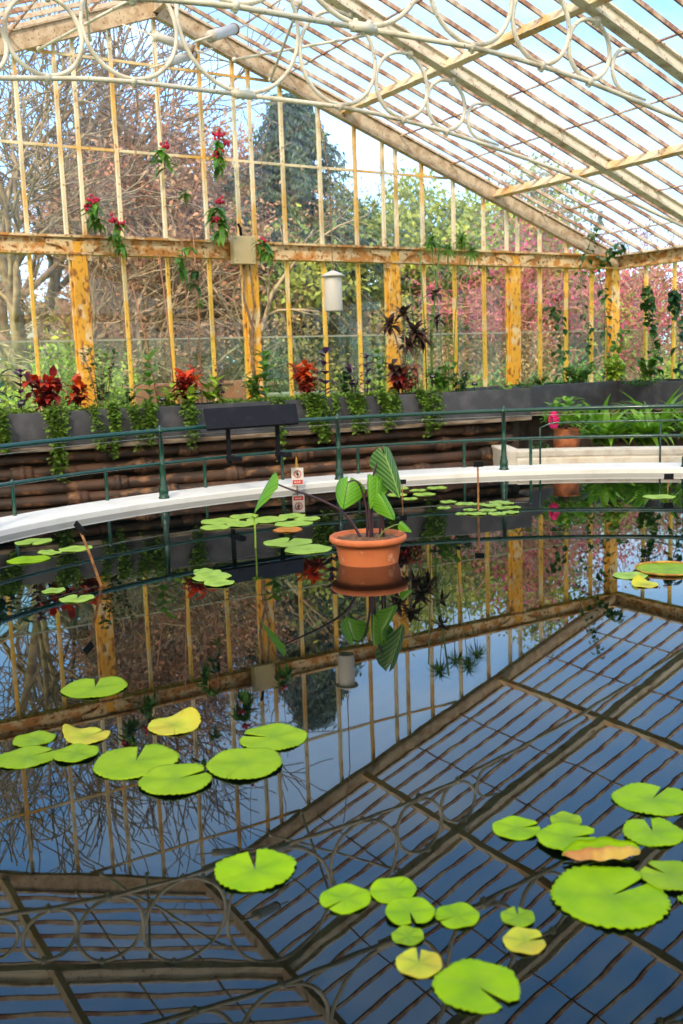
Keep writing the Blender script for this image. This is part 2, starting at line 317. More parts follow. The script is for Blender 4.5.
PADS = [
    (2.512, 2.164, 0.123, 0.36, 1, 'a', 'bright green lily pad touching the right edge, uppermost of the near right cluster'),
    (2.331, 2.003, 0.096, 0.91, 1, 'a', 'round notched lily pad just below the uppermost pad of the near right cluster'),
    (2.004, 2.27, 0.078, -0.37, 1, 'a', 'small bright lily pad alone at the left end of the near right cluster'),
    (2.17, 2.22, 0.051, 5.45, 0, 'b', 'smallest oval lily pad of the near right cluster, just above the folded pad'),
    (2.079, 2.118, 0.095, -0.48, 1, 'a', 'yellow-green lily pad partly under the folded brown-edged pad'),
    (1.942, 1.816, 0.158, -0.02, 1, 'n', 'very large round serrated lily pad in front of the folded brown-edged pad'),
    (2.157, 1.79, 0.082, 1.72, 1, 'b', 'paler oval lily pad at the right edge beside the very large serrated pad'),
    (2.096, 1.689, 0.016, 1.2, 0, 'b', 'sliver of a lily pad cut by the right edge below the paler oval pad'),
    (1.192, 2.521, 0.118, 1.18, 1, 'n', 'lone bright green serrated lily pad with a deep notch and dark centre dot'),
    (1.328, 2.229, 0.074, -2.92, 1, 'a', 'round lily pad at the left end of the small near raft of pads'),
    (1.466, 2.19, 0.069, 0.42, 0, 'a', 'oval lily pad at the top of the small near raft of pads'),
    (1.436, 2.066, 0.068, -2.02, 1, 'a', 'lily pad in the middle of the small near raft, notched towards the camera'),
    (1.532, 1.981, 0.061, 3.06, 1, 'a', 'rounded lily pad at the right end of the small near raft of pads'),
    (1.663, 1.883, 0.046, 0.93, 1, 'b', 'small notched lily pad above a blotched one, apart from the near raft'),
    (1.603, 1.789, 0.056, -0.34, 1, 'y', 'small lily pad with reddish blotched edge below the small notched one'),
    (1.368, 1.98, 0.043, 5.59, 0, 'b', 'tiny pale lily pad just above the yellow-blotched pad of the near raft'),
    (1.322, 1.868, 0.06, 0.94, 1, 'y', 'lily pad with a yellow-brown blotched rim beside the biggest pad of the near raft'),
    (1.383, 1.714, 0.101, -1.49, 1, 'a', 'large lily pad with a wide notch at the bottom of the near raft'),
    (1.343, 4.518, 0.156, 1.18, 1, 'b', 'lone pale lily pad floating on the reflected iron post'),
    (1.458, 3.81, 0.108, 4.36, 0, 'y', 'yellowing curled lily pad with brown marks above the mid-left group'),
    (0.923, 4.013, 0.083, 5.98, 0, 'b', 'small green lily pad at the upper left of the mid-left group'),
    (1.114, 3.912, 0.092, 0.3, 1, 'y', 'small yellowing lily pad with brown edge in the mid-left group'),
    (0.849, 3.834, 0.114, 0.05, 1, 'b', 'oval lily pad cut off by the left edge in the mid-left group'),
    (1.018, 3.747, 0.085, 6.21, 0, 'b', 'small lily pad between the edge pad and the widest pad of the mid-left group'),
    (1.189, 3.536, 0.164, 1.07, 1, 'b', 'widest lily pad of the mid-left group with a ragged notch'),
    (1.248, 3.276, 0.133, 0.0, 1, 'b', 'lily pad nearest the camera in the mid-left group with a torn slit'),
    (1.52, 3.257, 0.148, 3.76, 0, 'b', 'large round lily pad with a brown centre in the mid-left group'),
    (1.734, 3.436, 0.136, 2.33, 1, 'b', 'lily pad at the right end of the mid-left group, slit on its left'),
    (2.194, 8.905, 0.16, -2.04, 1, 'f', 'far-left lily pad nearest the white rim'),
    (1.935, 8.061, 0.166, 5.29, 0, 'a', 'bright yellow-green lily pad in the far-left group'),
    (2.144, 8.326, 0.073, 0.66, 0, 'f', 'tiny lily pad in the far-left group, upper of two that touch'),
    (2.159, 8.197, 0.076, 1.58, 0, 'f', 'tiny lily pad in the far-left group, lower of two that touch'),
    (2.388, 8.286, 0.137, 4.35, 0, 'f', 'flat lily pad right beside the leaning wooden label stake'),
    (1.777, 6.773, 0.081, 4.43, 0, 'f', 'small pad floating below the far-left group, left of the stake foot'),
    (1.833, 6.425, 0.109, 1.11, 1, 'f', 'notched lily pad at the foot of the leaning wooden label stake'),
    (2.866, 6.7, 0.069, 3.56, 0, 'f', 'smallest pad, farthest of four stacked pads reflected beside red leaves'),
    (2.85, 6.576, 0.099, 4.42, 0, 'f', 'second farthest of four stacked pads reflected beside red leaves'),
    (2.816, 6.429, 0.134, 5.22, 0, 'f', 'widest of four stacked pads reflected beside red leaves'),
    (2.772, 6.214, 0.104, 0.27, 0, 'f', 'nearest of four stacked pads reflected beside red leaves'),
    (3.771, 8.474, 0.143, 2.08, 0, 'f', 'leftmost pad in the far raft around the yellow flower bud'),
    (3.963, 8.779, 0.185, 2.31, 0, 'f', 'long flat pad in the far raft, behind the leftmost pad'),
    (4.037, 8.441, 0.149, 5.4, 0, 'f', 'pad in the far raft touching the stem of the yellow flower bud'),
    (4.268, 8.871, 0.142, 5.11, 0, 'f', 'rearmost pad in the far raft behind the yellow flower bud'),
    (4.341, 8.51, 0.193, 2.06, 0, 'f', 'widest pad in the far raft right beside the yellow flower bud'),
    (4.658, 8.582, 0.134, 5.0, 0, 'f', 'rear pad of three close to the red prohibition sign'),
    (4.678, 8.304, 0.126, 0.94, 0, 'f', 'right-hand pad of three close to the red prohibition sign'),
    (4.428, 8.134, 0.176, 5.75, 0, 'f', 'front pad of three close to the red prohibition sign'),
    (4.224, 7.87, 0.132, 5.46, 0, 'o', 'orange-brown dying lily pad in the far raft'),
    (3.915, 7.303, 0.201, 0.89, 1, 'f', 'serrated lily pad left of the terracotta pot, rear of two'),
    (3.886, 6.909, 0.188, 3.15, 0, 'f', 'lily pad left of the terracotta pot, front of two'),
    (5.072, 4.583, 0.112, 2.9, 0, 'f', 'flat oval lily pad beside the large rimmed pad at the right'),
    (5.409, 4.548, 0.22, 1.14, 0, 'R', 'large lily pad with an upturned brown rim at the right edge'),
    (4.942, 4.339, 0.085, 5.48, 0, 'y', 'small yellow lily pad in front of the large rimmed pad'),
    (8.132, 6.968, 0.154, 1.14, 0, 'f', 'single pad by the far rim in front of the small black label'),
    (6.358, 8.246, 0.085, 5.46, 0, 'f', 'small flat lily pad in the tight raft around the upright wooden label stake'),
    (6.067, 7.937, 0.071, 5.36, 0, 'f', 'small flat lily pad in the tight raft around the upright wooden label stake'),
    (6.393, 8.005, 0.104, 1.53, 0, 'f', 'small flat lily pad in the tight raft around the upright wooden label stake'),
    (6.45, 7.847, 0.072, 3.42, 0, 'f', 'small flat lily pad in the tight raft around the upright wooden label stake'),
    (5.952, 7.501, 0.068, 1.84, 0, 'f', 'small flat lily pad in the tight raft around the upright wooden label stake'),
    (6.036, 7.376, 0.087, 3.83, 0, 'f', 'small flat lily pad in the tight raft around the upright wooden label stake'),
    (6.71, 7.838, 0.103, 5.84, 0, 'f', 'small flat lily pad in the tight raft around the upright wooden label stake'),
    (6.499, 7.7, 0.101, 5.18, 0, 'f', 'small flat lily pad in the tight raft around the upright wooden label stake'),
    (6.275, 7.497, 0.088, 4.97, 0, 'f', 'small flat lily pad in the tight raft around the upright wooden label stake'),
    (6.495, 7.512, 0.089, 0.6, 0, 'f', 'small flat lily pad in the tight raft around the upright wooden label stake'),
    (6.566, 7.443, 0.069, 1.9, 0, 'f', 'small flat lily pad in the tight raft around the upright wooden label stake'),
    (6.194, 7.266, 0.086, 0.11, 0, 'f', 'small flat lily pad in the tight raft around the upright wooden label stake'),
    (6.33, 7.22, 0.077, 1.86, 0, 'f', 'small flat lily pad in the tight raft around the upright wooden label stake'),
    (6.17, 7.647, 0.065, 2.6, 0, 'f', 'small flat lily pad in the tight raft around the upright wooden label stake'),
    (6.698, 7.699, 0.071, 0.71, 0, 'f', 'small flat lily pad in the tight raft around the upright wooden label stake'),
    (6.291, 9.093, 0.115, 4.62, 0, 'f', 'small flat lily pad floating by the far rim behind the elephant ear leaves'),
    (6.685, 9.233, 0.094, 0.76, 0, 'f', 'small flat lily pad floating by the far rim behind the elephant ear leaves'),
    (6.529, 8.905, 0.125, 1.81, 0, 'f', 'small flat lily pad floating by the far rim behind the elephant ear leaves'),
    (6.973, 9.251, 0.119, 3.05, 0, 'f', 'small flat lily pad floating by the far rim behind the elephant ear leaves'),
    (6.643, 9.536, 0.109, 4.55, 0, 'f', 'small flat lily pad floating by the far rim behind the elephant ear leaves'),
    (6.206, 8.723, 0.088, 0.31, 0, 'f', 'small flat lily pad floating by the far rim behind the elephant ear leaves'),
]
# ================================================================== THE SETTING
def struct(mb, name, m, label, cat, **k):
    o = mb.build(name, m, **k); return tag(o, label, cat, kind='structure')
# floor with a round opening for the pond
mb = MB(); n = 96; vs = []; fs = []
for i in range(n):
    t = 2 * PI * i / n; c, s_ = math.cos(t), math.sin(t)
    vs.append((CX + 6.5 * c, CY + 6.5 * s_, FZ))
    # project outwards onto the house rectangle
    k = 1e9
    if c > 1e-6: k = min(k, (XC + .3 - CX) / c)
    if c < -1e-6: k = min(k, (XL - .3 - CX) / c)
    if s_ > 1e-6: k = min(k, (YW + .3 - CY) / s_)
    if s_ < -1e-6: k = min(k, (YF - .3 - CY) / s_)
    vs.append((CX + k * c, CY + k * s_, FZ))
for i in range(n):
    j = (i + 1) % n; fs.append((2 * i, 2 * i + 1, 2 * j + 1, 2 * j))
for (x, y) in ((XC + .3, YW + .3), (XL - .3, YW + .3), (XL - .3, YF - .3), (XC + .3, YF - .3)):
    t = math.atan2(y - CY, x - CX) % (2 * PI); i = int(t / (2 * PI) * n); vs.append((x, y, FZ)); fs.append((2 * i + 1, len(vs) - 1, 2 * ((i + 1) % n) + 1))
mb.add(vs, fs); struct(mb, 'floor', M['floor'], 'brown stone floor of the glasshouse around the pond', 'floor')

# white coping round the pond and the pond wall below it
mb = MB().arc_sweep([(RW, -.06), (RW, .055), (RW + .012, .07), (RW + .55, .075), (RW + .57, .06), (RW + .57, FZ - .02), (RW + .2, FZ - .02), (RW + .2, -.06)], (CX, CY), 0, 2 * PI, 160)
o = mb.build('pond_coping', M['rim'], smooth=False); tag(o, 'broad white painted kerb ring around the round lily pond', 'pond kerb', kind='structure')
mb = MB().arc_sweep([(RW + .03, -.7), (RW + .03, -.055), (RW + .25, -.055), (RW + .25, -.7)], (CX, CY), 0, 2 * PI, 96).lathe([(RW + .2, -.72), (RW + .2, -.70)], 64, (CX, CY, 0))
o = mb.build('pond_basin', M['black']); tag(o, 'black lined basin of the lily pond under the white kerb', 'pond basin', kind='structure')
mb = MB(); vs = [(0, 0, 0)]; fs = []
for i in range(128): vs.append(((RW + .02) * math.cos(2 * PI * i / 128), (RW + .02) * math.sin(2 * PI * i / 128), 0))
for i in range(128): fs.append((0, i + 1, (i + 1) % 128 + 1))
mb.add(vs, fs); o = mb.build('pond_water', M['water'], loc=(CX, CY, 0)); tag(o, 'dark still pond water mirroring the glass roof', 'water', kind='stuff')

# ---- walls: each wall is a run of bays; side 0 back, 1 right, 2 left, 3 front
SILL = .93
def wall_tr(side):
    # local x runs along the wall from its first corner, local y points into the house
    if side == 'back': return Matrix.Translation((XL, YW, 0)) @ Matrix.Diagonal((1, -1, 1, 1))
    if side == 'front': return Matrix.Translation((XL, YF, 0))
    if side == 'right': return Matrix.Translation((XC, YW, 0)) @ Matrix(((0, -1, 0, 0), (-1, 0, 0, 0), (0, 0, 1, 0), (0, 0, 0, 1)))
    return Matrix.Translation((XL, YW, 0)) @ Matrix(((0, 1, 0, 0), (-1, 0, 0, 0), (0, 0, 1, 0), (0, 0, 0, 1)))
LEN = 7 * D
def mapped(mb, mw):
    flip = mw.to_3x3().determinant() < 0
    mb.v = [tuple(mw @ Vector(v)) for v in mb.v]
    if flip: mb.f = [f[::-1] for f in mb.f]
    return mb
WN = 0
SIDE_TXT = {'back': 'back wall', 'right': 'right side wall', 'left': 'left side wall', 'front': 'entrance side wall behind the viewer'}
for side in ('back', 'right', 'left', 'front'):
    T = wall_tr(side)
    root = tag(empty('wall_' + side, T @ Vector((LEN / 2, 0, 0))), 'cast iron framed glass %s of the glasshouse' % SIDE_TXT[side], 'wall', kind='structure')
    inv = Matrix.Translation(-(T @ Vector((LEN / 2, 0, 0))))
    def put(mb, name, m, smooth=False, bevel=0.):
        mapped(mb, inv @ T); return mb.build(name, m, root, smooth, bevel=bevel)
    put(MB().box((-.12, -.3, FZ - .05), (LEN + .12, -.02, SILL - .06)), 'plinth', M['brick'])
    put(MB().box((-.1, -.16, SILL - .06), (LEN + .1, .10, SILL)), 'sill', M['beam'])
    # wall plate: web with a lip above and below
    put(MB().box((-.05, -.08, 3.005), (LEN + .05, .02, 3.215)).box((-.05, -.12, 3.195), (LEN + .05, .09, 3.225)).box((-.05, -.10, 2.985), (LEN + .05, .075, 3.01)), 'wall_plate', M['beam'])
    ks = range(0, 8) if side in ('back', 'front') else range(1, 7)
    for k in ks:
        x = k * D
        if k in (0, 7): x = .1 if k == 0 else LEN - .1
        p = MB().box((x - .112, -.10, FZ), (x + .112, -.03, 3.0)).box((x - .085, -.03, FZ), (x + .085, .03, 2.99)).box((x - .10, .028, FZ), (x + .10, .052, 3.15))
        put(p, 'post', M['ochre'], bevel=.008)
        if k in (0, 7): continue
        for sg in (-1, 1):   # curved bracket between post head and plate
            prof = [(0, 0), (.30, 0)] + [(.30 - .30 * math.sin(a) * .98 - .0, -.015 - .20 * (1 - math.cos(a))) for a in (0.2, .5, .8, 1.1, 1.4)] + [(0, -.26)]
            prof = [(0, 0), (.34, 0), (.34, -.05), (.24, -.062), (.16, -.09), (.11, -.13), (.085, -.19), (.08, -.26), (0, -.26)]
            vs = [(x + sg * (.08 + a), yy, 3.17 + b) for yy in (.03, .055) for a, b in prof]; m_ = len(prof)
            fs = [tuple(range(m_)), tuple(range(m_, 2 * m_))[::-1]] + [(i, i + m_, (i + 1) % m_ + m_, (i + 1) % m_) for i in range(m_)]
            put(MB().add(vs, fs), 'bracket', M['beam'])
    for b in range(7):
        WN += 1
        w = tag(empty('window_%d' % WN, T @ Vector((b * D + D / 2, 0, SILL))), 'tall yellow framed glazing bay %s of the %s' % (
            ('in the left corner', 'second from the left corner', 'third from the left corner', 'in the middle', 'third from the right corner', 'second from the right corner', 'in the right corner')[b], SIDE_TXT[side]), 'window', kind='structure')
        iw = Matrix.Translation(-(T @ Vector((b * D + D / 2, 0, SILL))))
        x0 = b * D
        for q in (1, 2, 3):
            x = x0 + q * D / 4
            mapped(MB().box((x - .022, -.075, SILL), (x + .022, -.02, 3.0)).box((x - .01, -.02, SILL), (x + .01, -.0, 3.0)), iw @ T).build('glazing_bar', M['lbar'], w)
        mapped(MB().box((x0 + .12, -.052, 1.885), (x0 + D - .12, -.036, 1.907)), iw @ T).build('transom', M['lap'], w)
        mapped(MB().add([(x0 + .1, -.045, 1.9), (x0 + D - .1, -.045, 1.9), (x0 + D - .1, -.045, 3.0), (x0 + .1, -.045, 3.0)], [(0, 1, 2, 3)]), iw @ T).build('glass', M['glass_wall'], w)
        mapped(MB().add([(x0 + .1, -.045, SILL), (x0 + D - .1, -.045, SILL), (x0 + D - .1, -.045, 1.9), (x0 + .1, -.045, 1.9)], [(0, 1, 2, 3)]), iw @ T).build('lower_glass', M['glass_low'], w)
# corner posts are shared; gables front and back
for side, y, s in (('back', YW, 1), ('front', YF, -1)):
    WN += 1
    g = tag(empty('window_%d' % WN, (XA, y, 3.22)), 'tall triangular gable glazing above the plate of the %s' % SIDE_TXT[side], 'window', kind='structure')
    off = Vector((-XA, -y, -3.22))
    def pg(mb, name, m):
        mb.v = [tuple(Vector(v) + off) for v in mb.v]; return mb.build(name, m, g)
    yy = y + s * .045
    xs = []
    for k in range(0, 8):
        for dx in ((-.12, .12) if 0 < k < 7 else ()): xs.append(XL + k * D + dx)
        if k < 7: xs += [XL + k * D + q * D / 4 for q in (1, 2, 3)]
    for x in xs:
        zt = roofz(x) - .05
        if zt > 3.3: pg(MB().box((x - .021, yy - .03, 3.2), (x + .021, yy + .03, zt)), 'glazing_bar', M['gbar'])
    for z in (4.33, 5.45):
        hw = (HA - .15 - z) / SL
        pg(MB().box((XA - hw, yy - .014, z - .017), (XA + hw, yy + .014, z + .017)), 'transom', M['gbar'])
    pg(MB().add([(XL, yy, 3.15), (XC, yy, 3.15), (XA, yy, HA)], [(0, 1, 2)]), 'glass', M['glass_gable'])

# ---- roof glazing
roof = tag(empty('ceiling', (XA, YW - LEN / 2, HA)), 'pitched glass roof with rusty cream glazing bars', 'roof', kind='structure')
ro = Vector((-XA, -(YW - LEN / 2), -HA))
def pr(mb, name, m, smooth=False):
    mb.v = [tuple(Vector(v) + ro) for v in mb.v]; return mb.build(name, m, roof, smooth)
nrm = {1: Vector((SL, 0, 1)).normalized(), -1: Vector((-SL, 0, 1)).normalized()}
for sg in (1, -1):
    xe = XA + sg * (XC - XA)
    pr(MB().add([(XA, YW + .1, HA + .09), (XA, YF - .1, HA + .09), (xe + sg * .1, YF - .1, roofz(xe + sg * .1) + .09), (xe + sg * .1, YW + .1, roofz(xe + sg * .1) + .09)], [(0, 1, 2, 3)]), 'roof_glass', M['glass_roof'])
    bm_ = MB().bar((0, 0, 0), (sg * (XC - XA), 0, -(HA - HB)), .028, .05, nrm[sg], -.045).mesh('glazing_bar', M['bar'], False)
    for k in range(7):
        for q in range(1, 7):
            if k == 0 and q == 0: continue
            inst(bm_, 'glazing_bar', roof, (0, YW - k * D - q * D / 7 + ro.y, 0))
        for t in (1 / 3, 2 / 3):
            x = XA + sg * (XC - XA) * t
            pr(MB().bar((x, YW - k * D, roofz(x)), (x, YW - (k + 1) * D, roofz(x)), .035, .12, nrm[sg], .02).bar((x, YW - k * D, roofz(x)), (x, YW - (k + 1) * D, roofz(x)), .09, .015, nrm[sg], .085), 'purlin', M['purlin'])
    for t in (1 / 9, 2 / 9, 4 / 9, 5 / 9, 7 / 9, 8 / 9):
        x = XA + sg * (XC - XA) * t
        pr(MB().bar((x, YW, roofz(x)), (x, YF, roofz(x)), .018, .02, nrm[sg], -.035), 'glass_lap_bar', M['bar'])
    pr(MB().box((min(xe, xe - sg * .16), YF, 3.2), (max(xe, xe - sg * .16), YW, 3.235)), 'gutter_board', M['cream'])
pr(MB().box((XA - .04, YF, HA - .12), (XA + .04, YW, HA + .07)), 'ridge_board', M['rafter'])
for sg in (1, -1):  # gable rafters
    for y in (YW, YF):
        s = 1 if y == YF else -1
        a = Vector((XA, y + s * .02, HA)); b = Vector((XA + sg * (XC - XA), y + s * .02, HB))
        pr(MB().bar(a, b, .10, .25, nrm[sg], .03).bar(a, b, .17, .03, nrm[sg], -.075).bar(a + Vector((0, s * .03, 0)), b + Vector((0, s * .03, 0)), .07, .02, nrm[sg], .15), 'gable_rafter', M['rafter'])
# moss along one purlin by the gable
# ---- six iron trusses with ring work
ARCH = [(0, 4.50), (1.25, 4.50), (1.8, 4.47), (2.3, 4.42), (2.8, 4.365), (3.55, 4.24), (4.3, 4.11), (5.2, 3.93), (6.2, 3.68), (7.3, 3.39), (8.5, 3.12)]
def truss(y, idx, label):
    r = tag(empty('roof_truss', (XA, y, 3.12)), label, 'truss', 'cast iron roof trusses with ring work')
    o = Vector((-XA, -y, -3.12))
    def p(mb, name, m, smooth=False):
        mb.v = [tuple(Vector(v) + o) for v in mb.v]; return mb.build(name, m, r, smooth)
    for sg in (1, -1):
        a = Vector((XA, y, HA)); b = Vector((XA + sg * (XC - XA - .05), y, HB + .02))
        p(MB().bar(a, b, .05, .16, nrm[sg], .0).bar(a, b, .14, .03, nrm[sg], .085).bar(a, b, .14, .02, nrm[sg], -.06), 'rafter', M['cream'])
        pts = [(XA + sg * x, y, z) for x, z in ARCH]
        p(MB().tube(pts, .026, 10), 'tie_rod', M['tie'], True)
    def ring(x, rad, z0=None):
        zc = z0
        def bolt(px, pz):
            p(MB().box((px - .028, y - .034, pz - .045), (px + .028, y + .034, pz + .03)).blob((px, y, pz - .045), .026, 1, 8, 6), 'clamp', M['tie'], True)
        pts = [(XA + x + rad * math.sin(2 * PI * i / 40), y, zc - rad * math.cos(2 * PI * i / 40)) for i in range(40)]
        p(MB().tube(pts, .024, 8, closed=True), 'ring', M['tie'], True); bolt(XA + x, zc - rad - .015)
        if abs(x) > .1:
            n_ = nrm[1 if x > 0 else -1]; bolt(XA + x + n_.x * rad, zc + n_.z * rad + .02)
    ring(0, .745, 4.5 + .77)
    for sg in (1, -1):
        ring(sg * 1.28, .52, 4.5 + .545); ring(sg * 2.19, .385, 4.43 + .41); ring(sg * 2.87, .30, 4.355 + .325)
        # open scroll between rafter and tie where they draw together
        cx, cz, rr = 3.44, 4.535, .225
        pts = [(XA + sg * (cx + 1.3 * rr), y, cz - rr * .78 - .10)] + [(XA + sg * (cx - rr * math.sin(a)), y, cz - rr * math.cos(a)) for a in [(.15 + i * .13) for i in range(22)]]
        pts += [(XA + sg * (cx + rr * .7), y, cz + rr * .97)]
        p(MB().tube(pts, [.015] + [.022] * (len(pts) - 2) + [.02], 8), 'scroll', M['tie'], True)
    # joint block where the two tie rods meet, and king strap to the ridge
    p(MB().box((XA - .11, y - .035, 4.465), (XA + .11, y + .035, 4.545)).tube([(XA - .15, y, 4.505), (XA + .15, y, 4.505)], .034, 10).blob((XA - .07, y, 4.55), .03).blob((XA + .07, y, 4.55), .03), 'joint_block', M['tie'], True)
    return r
TL = ['cream iron truss with rings next to the back gable', 'cream iron truss with rings, second from the back gable', 'third ringed iron truss from the back gable, above the water',
      'fourth ringed iron truss from the back gable', 'fifth ringed iron truss from the back gable', 'ringed iron truss next to the entrance gable']
for k in range(1, 7): truss(YW - k * D, k, TL[k - 1])
# diagonal wind-brace rods below the ridge with white cylinder lamps on them
for i, (a, b) in enumerate([((6.35, 12.80, 5.62), (7.15, 10.52, 5.42)), ((4.35, 12.80, 5.62), (3.55, 10.52, 5.42)), ((6.9, 12.80, 5.42), (6.1, 10.52, 5.62)), ((3.7, 12.80, 5.42), (4.5, 10.52, 5.62))]):
    o = MB().tube([a, b], .018, 8).blob(a, .035).blob(b, .035).build('brace_rod', M['tie'], smooth=True)
    tag(o, ['slim cream brace rod falling away to the right of the ridge', 'slim cream brace rod falling away to the left of the ridge', 'slim cream brace rod crossing the right hand one towards the ridge', 'slim cream brace rod crossing the left hand one towards the ridge'][i], 'rod', 'brace rods under the roof')
def lamp(a, b, label):
    a, b = Vector(a), Vector(b); d = (b - a).normalized(); L_ = (b - a).length
    r = tag(empty('cylinder_spotlight', a), label, 'spotlight', 'white cylinder spotlights near the ridge')
    z = Vector((0, 0, 0))
    MB().tube([z, d * L_ * .08, d * L_ * .1, d * L_], [.06, .06, .055, .055], 16).build('housing', M['white'], r, True)
    MB().tube([d * (L_), d * (L_ + .03)], [.062, .062], 16).build('end_ring', M['stem_brown'], r, True)
    MB().tube([d * -.42, d * (L_ + .5)], .012, 8).build('mounting_rod', M['tie'], r, True)
lamp(LA, LB, 'white cylinder spotlight just below the gable apex')
lamp((5.15, 12.21, 5.29), (5.59, 12.47, 5.50), 'white cylinder spotlight lowest of the three near the gable')
lamp((4.54, 9.66, 4.80), (5.02, 10.10, 5.06), 'white cylinder spotlight beside the big ring of the truss next to the gable')

# ================================================================== PLANTERS, PIPES, KERB
def poly_prism(path, off0, off1, z0, z1):
    """strip between two offsets of a polyline (offset towards +y side), z0..z1"""
    P = [Vector((x, y, 0)) for x, y in path]; n_ = len(P); nr = []
    for i in range(n_):
        d = (P[min(i + 1, n_ - 1)] - P[max(i - 1, 0)]).normalized(); nr.append(Vector((-d.y, d.x, 0)))
    mb = MB(); vs = []
    for i in range(n_):
        a = P[i] + nr[i] * off0; b = P[i] + nr[i] * off1
        vs += [(a.x, a.y, z0), (b.x, b.y, z0), (b.x, b.y, z1), (a.x, a.y, z1)]
    fs = [(0, 1, 2, 3), tuple(4 * (n_ - 1) + q for q in (3, 2, 1, 0))]
    for i in range(n_ - 1):
        a, b = 4 * i, 4 * i + 4
        for q in range(4): w_ = (q + 1) % 4; fs.append((a + q, b + q, b + w_, a + w_))
    return mb.add(vs, fs)
def fy(x): return 11.95 - .143 * (x - 3)
def planter(path, depth, label, name='slate_planter', zt=1.03, zb=.62, joints=()):
    mid = path[len(path) // 2]
    r = tag(empty(name, (mid[0], mid[1], FZ)), label, 'planter', 'slate planters along the walls')
    def p(mb, nm, m, bevel=0.):
        mb.v = [(x - mid[0], y - mid[1], z - FZ) for x, y, z in mb.v]; return mb.build(nm, m, r, bevel=bevel)
    p(poly_prism(path, 0, .045, zb, zt), 'front_slab', M['slate'], .006)
    p(poly_prism(path, depth - .04, depth, zb, zt), 'rear_slab', M['slate'])
    p(poly_prism(path, .04, depth - .04, zb, zt - .05), 'soil', M['bed'])
    p(poly_prism(path, -.03, depth, zb - .055, zb), 'ledge', M['ledge'], .01)
    p(poly_prism(path, .32, .45, FZ, zb - .05), 'plinth', M['brick'])
    for a, b in (path[0], path[1]), (path[-2], path[-1]):
        pass
    for (x, y, dx, dy) in joints:
        p(MB().bar((x, y, zb), (x, y, zt + .002), .012, .02, (dx, dy, 0)), 'joint_seam', M['ledge'])
    return r
PA = [(-1.2, 12.12), (1.9, 12.10), (3, fy(3)), (6.5, fy(6.5)), (10.0, fy(10.0))]
planter(PA, .66, 'long dark slate planter full of foliage in front of the back wall')
planter([(10.02, 11.62), (11.5, 11.80), (12.97, 11.98)], .78, 'dark slate planter set back in the corner behind the strappy bed')
planter([(12.92, 12.05), (12.62, 10.8), (12.42, 9.6), (12.35, 6.5), (12.35, 4)], .9, 'dark slate planter along the right side wall')
# heating pipes in a bank under the planter
pth = lambda off: [(-1.4, 12.10 + off)] + [(x, fy(x) + off) for x in (2, 4, 6, 8, 9.75)]
for i, (z, off, r_) in enumerate([(.47, .17, .07), (.30, .12, .082), (.105, .07, .085), (-.035, .02, .08)]):
    root = tag(empty('heating_pipe', (4, fy(4) + off, z)), ['thick rusty heating pipe, topmost of four under the slate planter', 'thick rusty heating pipe, second from the top under the slate planter',
        'thick rusty heating pipe, third from the top under the slate planter', 'thick rusty heating pipe lying on the floor, lowest of four'][i], 'pipe', 'bank of heating pipes')
    c = Vector((4, fy(4) + off, z))
    r_ *= .86
    MB().tube([Vector((x, y, z)) - c for x, y in pth(off)], r_, 16).build('pipe_run', M['pipe'], root, True)
    for x in [(-.6, 1.3, 3.9, 4.95, 7.0, 9.1), (.4, 2.9, 4.35, 6.5, 8.6), (-.2, 2.2, 4.0, 5.5, 7.5, 9.3), (.6, 3.5, 4.6, 6.2, 8.2)][i]:
        q = Vector((x, fy(x) + off, z)) - c; d = Vector((1, -.143, 0)).normalized()
        MB().tube([q - d * .13, q - d * .08, q + d * .08, q + d * .13], [r_ + .012, r_ + .024, r_ + .024, r_ + .012], 16).tube([q - d * .03, q + d * .03], r_ + .036, 16).build('collar', M['pipe'], root, True)
# low stub of plank on the floor near the pipes
# raised stone kerb of the corner bed
A0, A1 = math.atan2(10.35 - CY, 9.15 - CX), math.atan2(3.5 - CY, 12.5 - CX)
K = empty('stone_kerb', (CX, CY, 0)); tag(K, 'pale moulded stone kerb of the raised corner bed behind the pond rim', 'kerb')
MB().arc_sweep([(6.93, FZ), (6.93, .11), (6.96, .125), (6.94, .15), (6.94, .215), (6.97, .235), (7.18, .235), (7.2, .21), (7.2, FZ)], (0, 0), A1, A0, 60).build('front_kerb', M['kerb'], K, bevel=.006)
c0 = Vector((math.cos(A0), math.sin(A0), 0)); tn = Vector((-c0.y, c0.x, 0))
MB().bar(c0 * 6.98 + tn * .04 + Vector((0, 0, .055)), c0 * 8.0 + tn * .1 + Vector((0, 0, .055)), .25, .35, (0, 0, 1)).build('end_kerb', M['kerb'], K, bevel=.02)
mb = MB(); n_ = 40; vs = []
for i in range(n_ + 1):
    t = A1 + (A0 - A1) * i / n_
    vs += [(7.1 * math.cos(t) + CX, 7.1 * math.sin(t) + CY, .10), (min(8.3 * math.cos(t) + CX, 12.6), min(8.3 * math.sin(t) + CY, 11.9), .14)]
mb.add(vs, [(2 * i, 2 * i + 1, 2 * i + 3, 2 * i + 2) for i in range(n_)]); o = mb.build('bed_soil', M['bed']); tag(o, 'dark soil of the raised corner bed under the strappy plants', 'soil', kind='stuff')

